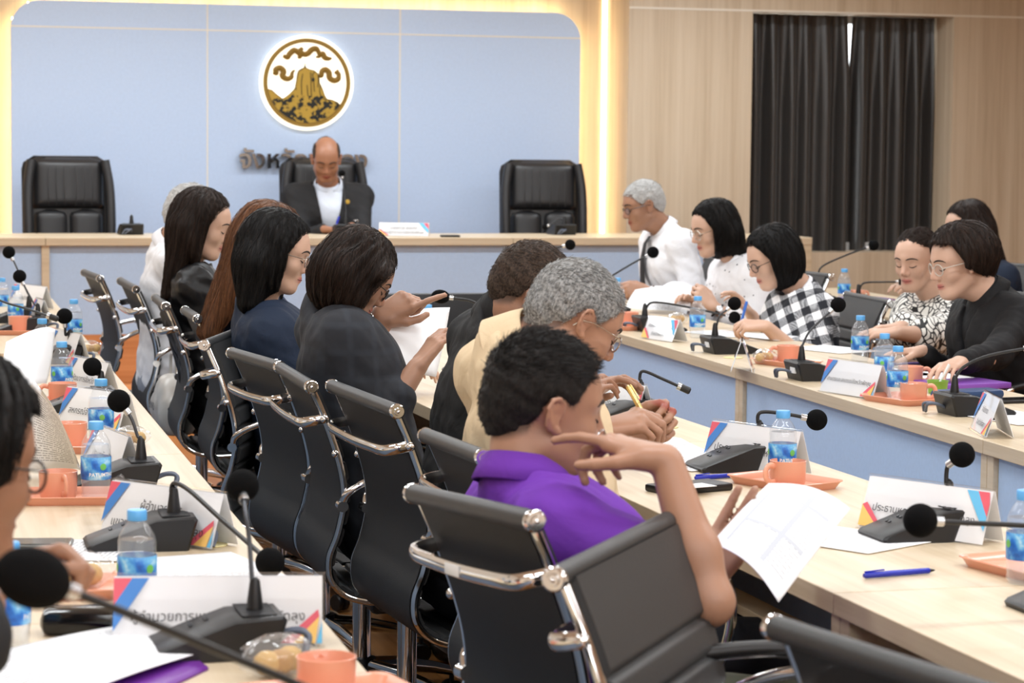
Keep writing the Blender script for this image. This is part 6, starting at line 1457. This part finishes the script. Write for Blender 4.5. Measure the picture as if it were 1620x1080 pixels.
# ------------------------------------------------------------------ armchairs at the head desk
def make_armchair():
    t = thing('leather_armchair', 'x', 'chair', group='black leather armchairs at the head desk')
    # backrest facing -y; origin on the floor under the seat
    def slab_(name, w, z0, z1, y0, d, mat, r=0.04, bul=0.02, parent=t, nx=18, nz=18, taper=0.0, xs=0.0):
        F_, B_ = [], []
        for i in range(nz + 1):
            v = i / nz; z = z0 + (z1 - z0) * v; fr, bk = [], []
            for j in range(nx + 1):
                u = 2 * j / nx - 1; e = min(1, (1 - abs(u)) * w / 2 / r, (min(v, 1 - v)) * (z1 - z0) / r); k = sqrt(max(0, 1 - (1 - e) ** 2)); ww = w * (1 - taper * v) - 2 * 0.07 * (1 - sqrt(max(0, 1 - (max(0, v - 0.88) / 0.12) ** 2)))
                yy = y0 + 0.10 * (v * (z1 - z0) + z0 - 0.66); x = u * ww / 2 + xs
                fr.append((x, yy - d / 2 * k - bul * (1 - u * u) * k, z)); bk.append((x, yy + d / 2 * k, z))
            F_.append(fr); B_.append(bk)
        return MB().grid(F_).grid(B_).build(name, mat, parent, True, 60)
    slab_('backrest', 0.50, 0.50, 1.175, 0.20, 0.10, M_LEATHERBLK, 0.05, 0.01)
    slab_('head_pad', 0.40, 0.88, 1.165, 0.135, 0.075, M_LEATHERBLK, 0.05, 0.022)
    for x in (-0.10, 0.10): slab_('lumbar_pad', 0.185, 0.55, 0.875, 0.135, 0.06, M_LEATHERBLK, 0.04, 0.014, xs=x)
    for x in (-1, 1):
        MB().tube(bez([(x * 0.225, 0.075, 0.56), (x * 0.232, 0.10, 0.8), (x * 0.228, 0.13, 1.0), (x * 0.205, 0.150, 1.15)], 8), [0.028] * 25, 12, True, (1, 1.2, (0, 1, 0))).build('side_bolster', M_LEATHERBLK, t)
        MB().tube(bez([(x * 0.30, 0.10, 0.62), (x * 0.305, 0.0, 0.655), (x * 0.305, -0.16, 0.655), (x * 0.30, -0.20, 0.60), (x * 0.28, -0.15, 0.48)], 8), 0.026, 12).build('armrest', M_BLACKPL, t)
        for k in range(3): MB().tube(bez([(x * (0.03 + 0.045 * k), 0.074, 0.90), (x * (0.035 + 0.045 * k), 0.066, 1.0), (x * (0.03 + 0.045 * k), 0.090, 1.12)], 6), 0.0022, 6).build('stitch_fold', M_LEATHERBLK, t)
    MB().box((-0.26, -0.27, 0.40), (0.26, 0.20, 0.53), 0.05, None, 4).build('seat_cushion', M_LEATHERBLK, t)
    MB().cyl((0, 0, 0.12), (0, 0, 0.40), 0.03).build('gas_lift', M_CHROME, t)
    for k in range(5):
        a = 2 * pi * k / 5; MB().tube([(0.02 * cos(a), 0.02 * sin(a), 0.11), (0.30 * cos(a), 0.30 * sin(a), 0.06)], [0.028, 0.018], 10).cyl((0.3 * cos(a), 0.3 * sin(a) - 0.02, 0.028), (0.3 * cos(a), 0.3 * sin(a) + 0.02, 0.028), 0.028).build('base_arm', M_BLACKPL, t)
    return t
ARM = make_armchair(); _af = [True]
def armchair(x0, x1, ytop, Y, label, rz=0.0):
    xc = PY((x0 + x1) / 2, ytop, Y).x; o = proto_place(ARM, _af, Vector((xc, Y - 0.25, 0.20)), rz, label); return o
armchair(38, 178, 257, 14.20, 'empty black leather armchair on the left of the blue backdrop, behind the head desk', 0.06)
armchair(436, 580, 257, 14.27, 'black leather armchair behind the man at the head desk, mostly covered by him')
armchair(782, 915, 263, 14.20, 'empty black leather armchair right of the seated man, by the glowing panel edge', -0.10)
# dark flat screen standing between the rows, its top edge showing past the pointing hand
t = thing('flat_screen', 'black flat screen behind the raised white sheet, below the head desk', 'screen', PY(700, 540, 10.9).xy.to_3d())
sw = 0.80; zt = PY(700, 464, 10.9).z
MB().box((-sw / 2, -0.02, zt - 0.48), (sw / 2, 0.03, zt), 0.006).build('panel', M_BLACKPL, t)
MB().box((-0.03, 0.0, 0.0), (0.03, 0.03, zt - 0.40), 0.004).box((-0.25, -0.15, 0), (0.25, 0.15, 0.02), 0.006).build('stand', M_BLACKPL, t)
for x in (-0.28, 0.28): MB().cyl((x, -0.022, zt - 0.03), (x, -0.019, zt - 0.03), 0.006, n=10).build('screw', M_STEEL, t)
# silver handbag hanging behind the satin jacket woman
M_SILV = plain('silver_bag', srgb(196, 192, 186), 0.4, 0.15, bump=0.15, nscale=60)
t = thing('handbag', 'pale silver handbag resting on the chair behind the satin jacket woman', 'bag', (1.15, 8.79, 0.43), 0.0)
FB = Field().cap((0, -0.11, 0.09), (0, 0.11, 0.09), 0.07, 0.07, 0.05).cap((0, -0.12, 0.03), (0, 0.12, 0.03), 0.05, 0.05, 0.05).cap((0, -0.06, 0.16), (0, 0.06, 0.16), 0.045, 0.045, 0.05)
link('bag_body', FB.mesh('bag_body', 0.008, lambda P, d: np.maximum(d + 0.004 * nzv(P, 30, 2), 0.001 - P[:, 2])), M_SILV, t)
me = text_mesh('CHANEL', 0.038, 0.0, 0.001)
o = link('lettering', me, M_INK, t); o.matrix_local = basis((0, 1, 0), (0, 0, -1), (-1, 0, 0), (-0.080, -0.01, 0.10))
o = link('lettering', me, M_INK, t); o.matrix_local = basis((1, 0, 0), (0, 0, -1), (0, -1, 0), (0.0, -0.180, 0.10)) @ Matrix.Scale(0.6, 4)
MB().tube(bez([(0, -0.08, 0.18), (0, -0.06, 0.27), (0, 0.06, 0.27), (0, 0.08, 0.18)], 8), 0.006, 8).build('strap', M_SILV, t)
# ---- things the people wear or hold
def watch(p, key, mat, label=None, r=0.033, face=True):
    h = p['hands'][key]; W = h['W']; d = h['d']; a, b = frame_of(Vector(d)); c = Vector(W) - Vector(d) * 0.018
    ring = [c + (a * cos(2 * pi * k / 20) + b * sin(2 * pi * k / 20)) * r for k in range(20)]
    w = p['put'](MB().tube(ring, 0.0052, 8, closed=True).build('wristwatch', mat, p['root']))
    if face:
        n = Vector(h['n']); MB().cyl(c + n * (r - 0.002), c + n * (r + 0.006), 0.015, n=18, bev=0.002).build('dial', M_STEEL, w)
watch(plaid, 'l', M_STEEL, r=0.031); watch(dotted, 'l', M_BLACKPL, r=0.031); watch(tie, 'l', M_STEEL, r=0.031); watch(chief, 'l', M_BLACKGL, r=0.034)
tp = tie; N_, f_ = Vector(tp['N']), Vector(tp['f']); ax_ = (Vector(tp['pel']) - N_).normalized()
tie_o = tp['put'](MB().tube([N_ + f_ * 0.082 + ax_ * 0.035, N_ + f_ * 0.115 + ax_ * 0.07, N_ + f_ * 0.150 + ax_ * 0.15, N_ + f_ * 0.172 + ax_ * 0.25, N_ + f_ * 0.182 + ax_ * 0.35, N_ + f_ * 0.18 + ax_ * 0.40], [0.017, 0.020, 0.026, 0.032, 0.038, 0.020], 10, True, (1.0, 0.14, tuple(f_))).build('necktie', plain('black_tie', srgb(20, 20, 24), 0.6), tp['root']))
Hs = satin['H']; satin['put'](MB().sphere(Hs((-0.006, -0.086, -0.040)), 0.0075, 12).build('earring', plain('pearl', srgb(240, 236, 228), 0.2), satin['root']))
Nc, fc, lc = Vector(chief['N']), Vector(chief['f']), Vector(chief['l'])
chief['put'](MB().cyl(Nc + fc * 0.115 + lc * 0.095 + Vector((0, 0, -0.09)), Nc + fc * 0.130 + lc * 0.095 + Vector((0, 0, -0.09)), 0.013, n=16, bev=0.003).build('lapel_pin', M_GOLD, chief['root']))
def held_pen(p, key, label, mat, dv, L=0.14, off=0.45):
    h = p['hands'][key]; c = (Vector(h['thumb']) + Vector(h['L'](0.095, 0.02, -0.045))) / 2; d = Vector(dv).normalized()
    return pen(0, 0, 0, label, mat, p3=c + d * L * (off - 0.15), dv=-d, L=L)
held_pen(check, 'l', 'blue pen in the hand of the woman in the checked blouse', plain('pen_cobalt', srgb(40, 100, 190), 0.3), (0.30, 0.1, 0.95))
held_pen(chief, 'l', 'blue pen in the hand of the man at the head desk', M_PENB, (0.35, 0.2, 0.9))
held_pen(beige, 'r', 'gold and black pen in the grey haired man\'s fingers', plain('pen_gold', (0.75, 0.58, 0.25, 1), 0.25, 1.0), (-0.45, 0.2, 0.85), 0.12)
def ring(p, key, fi=1):
    h = p['hands'][key]; c = Vector(h['L'](0.108, 0.009, 0.0)); d = Vector(h['d']); a, b = frame_of(d)
    p['put'](MB().tube([c + (a * cos(2 * pi * k / 16) + b * sin(2 * pi * k / 16)) * 0.0105 for k in range(16)], 0.0016, 6, closed=True).build('finger_ring', M_STEEL, p['root']))
ring(leaf, 'l'); ring(purple, 'r')
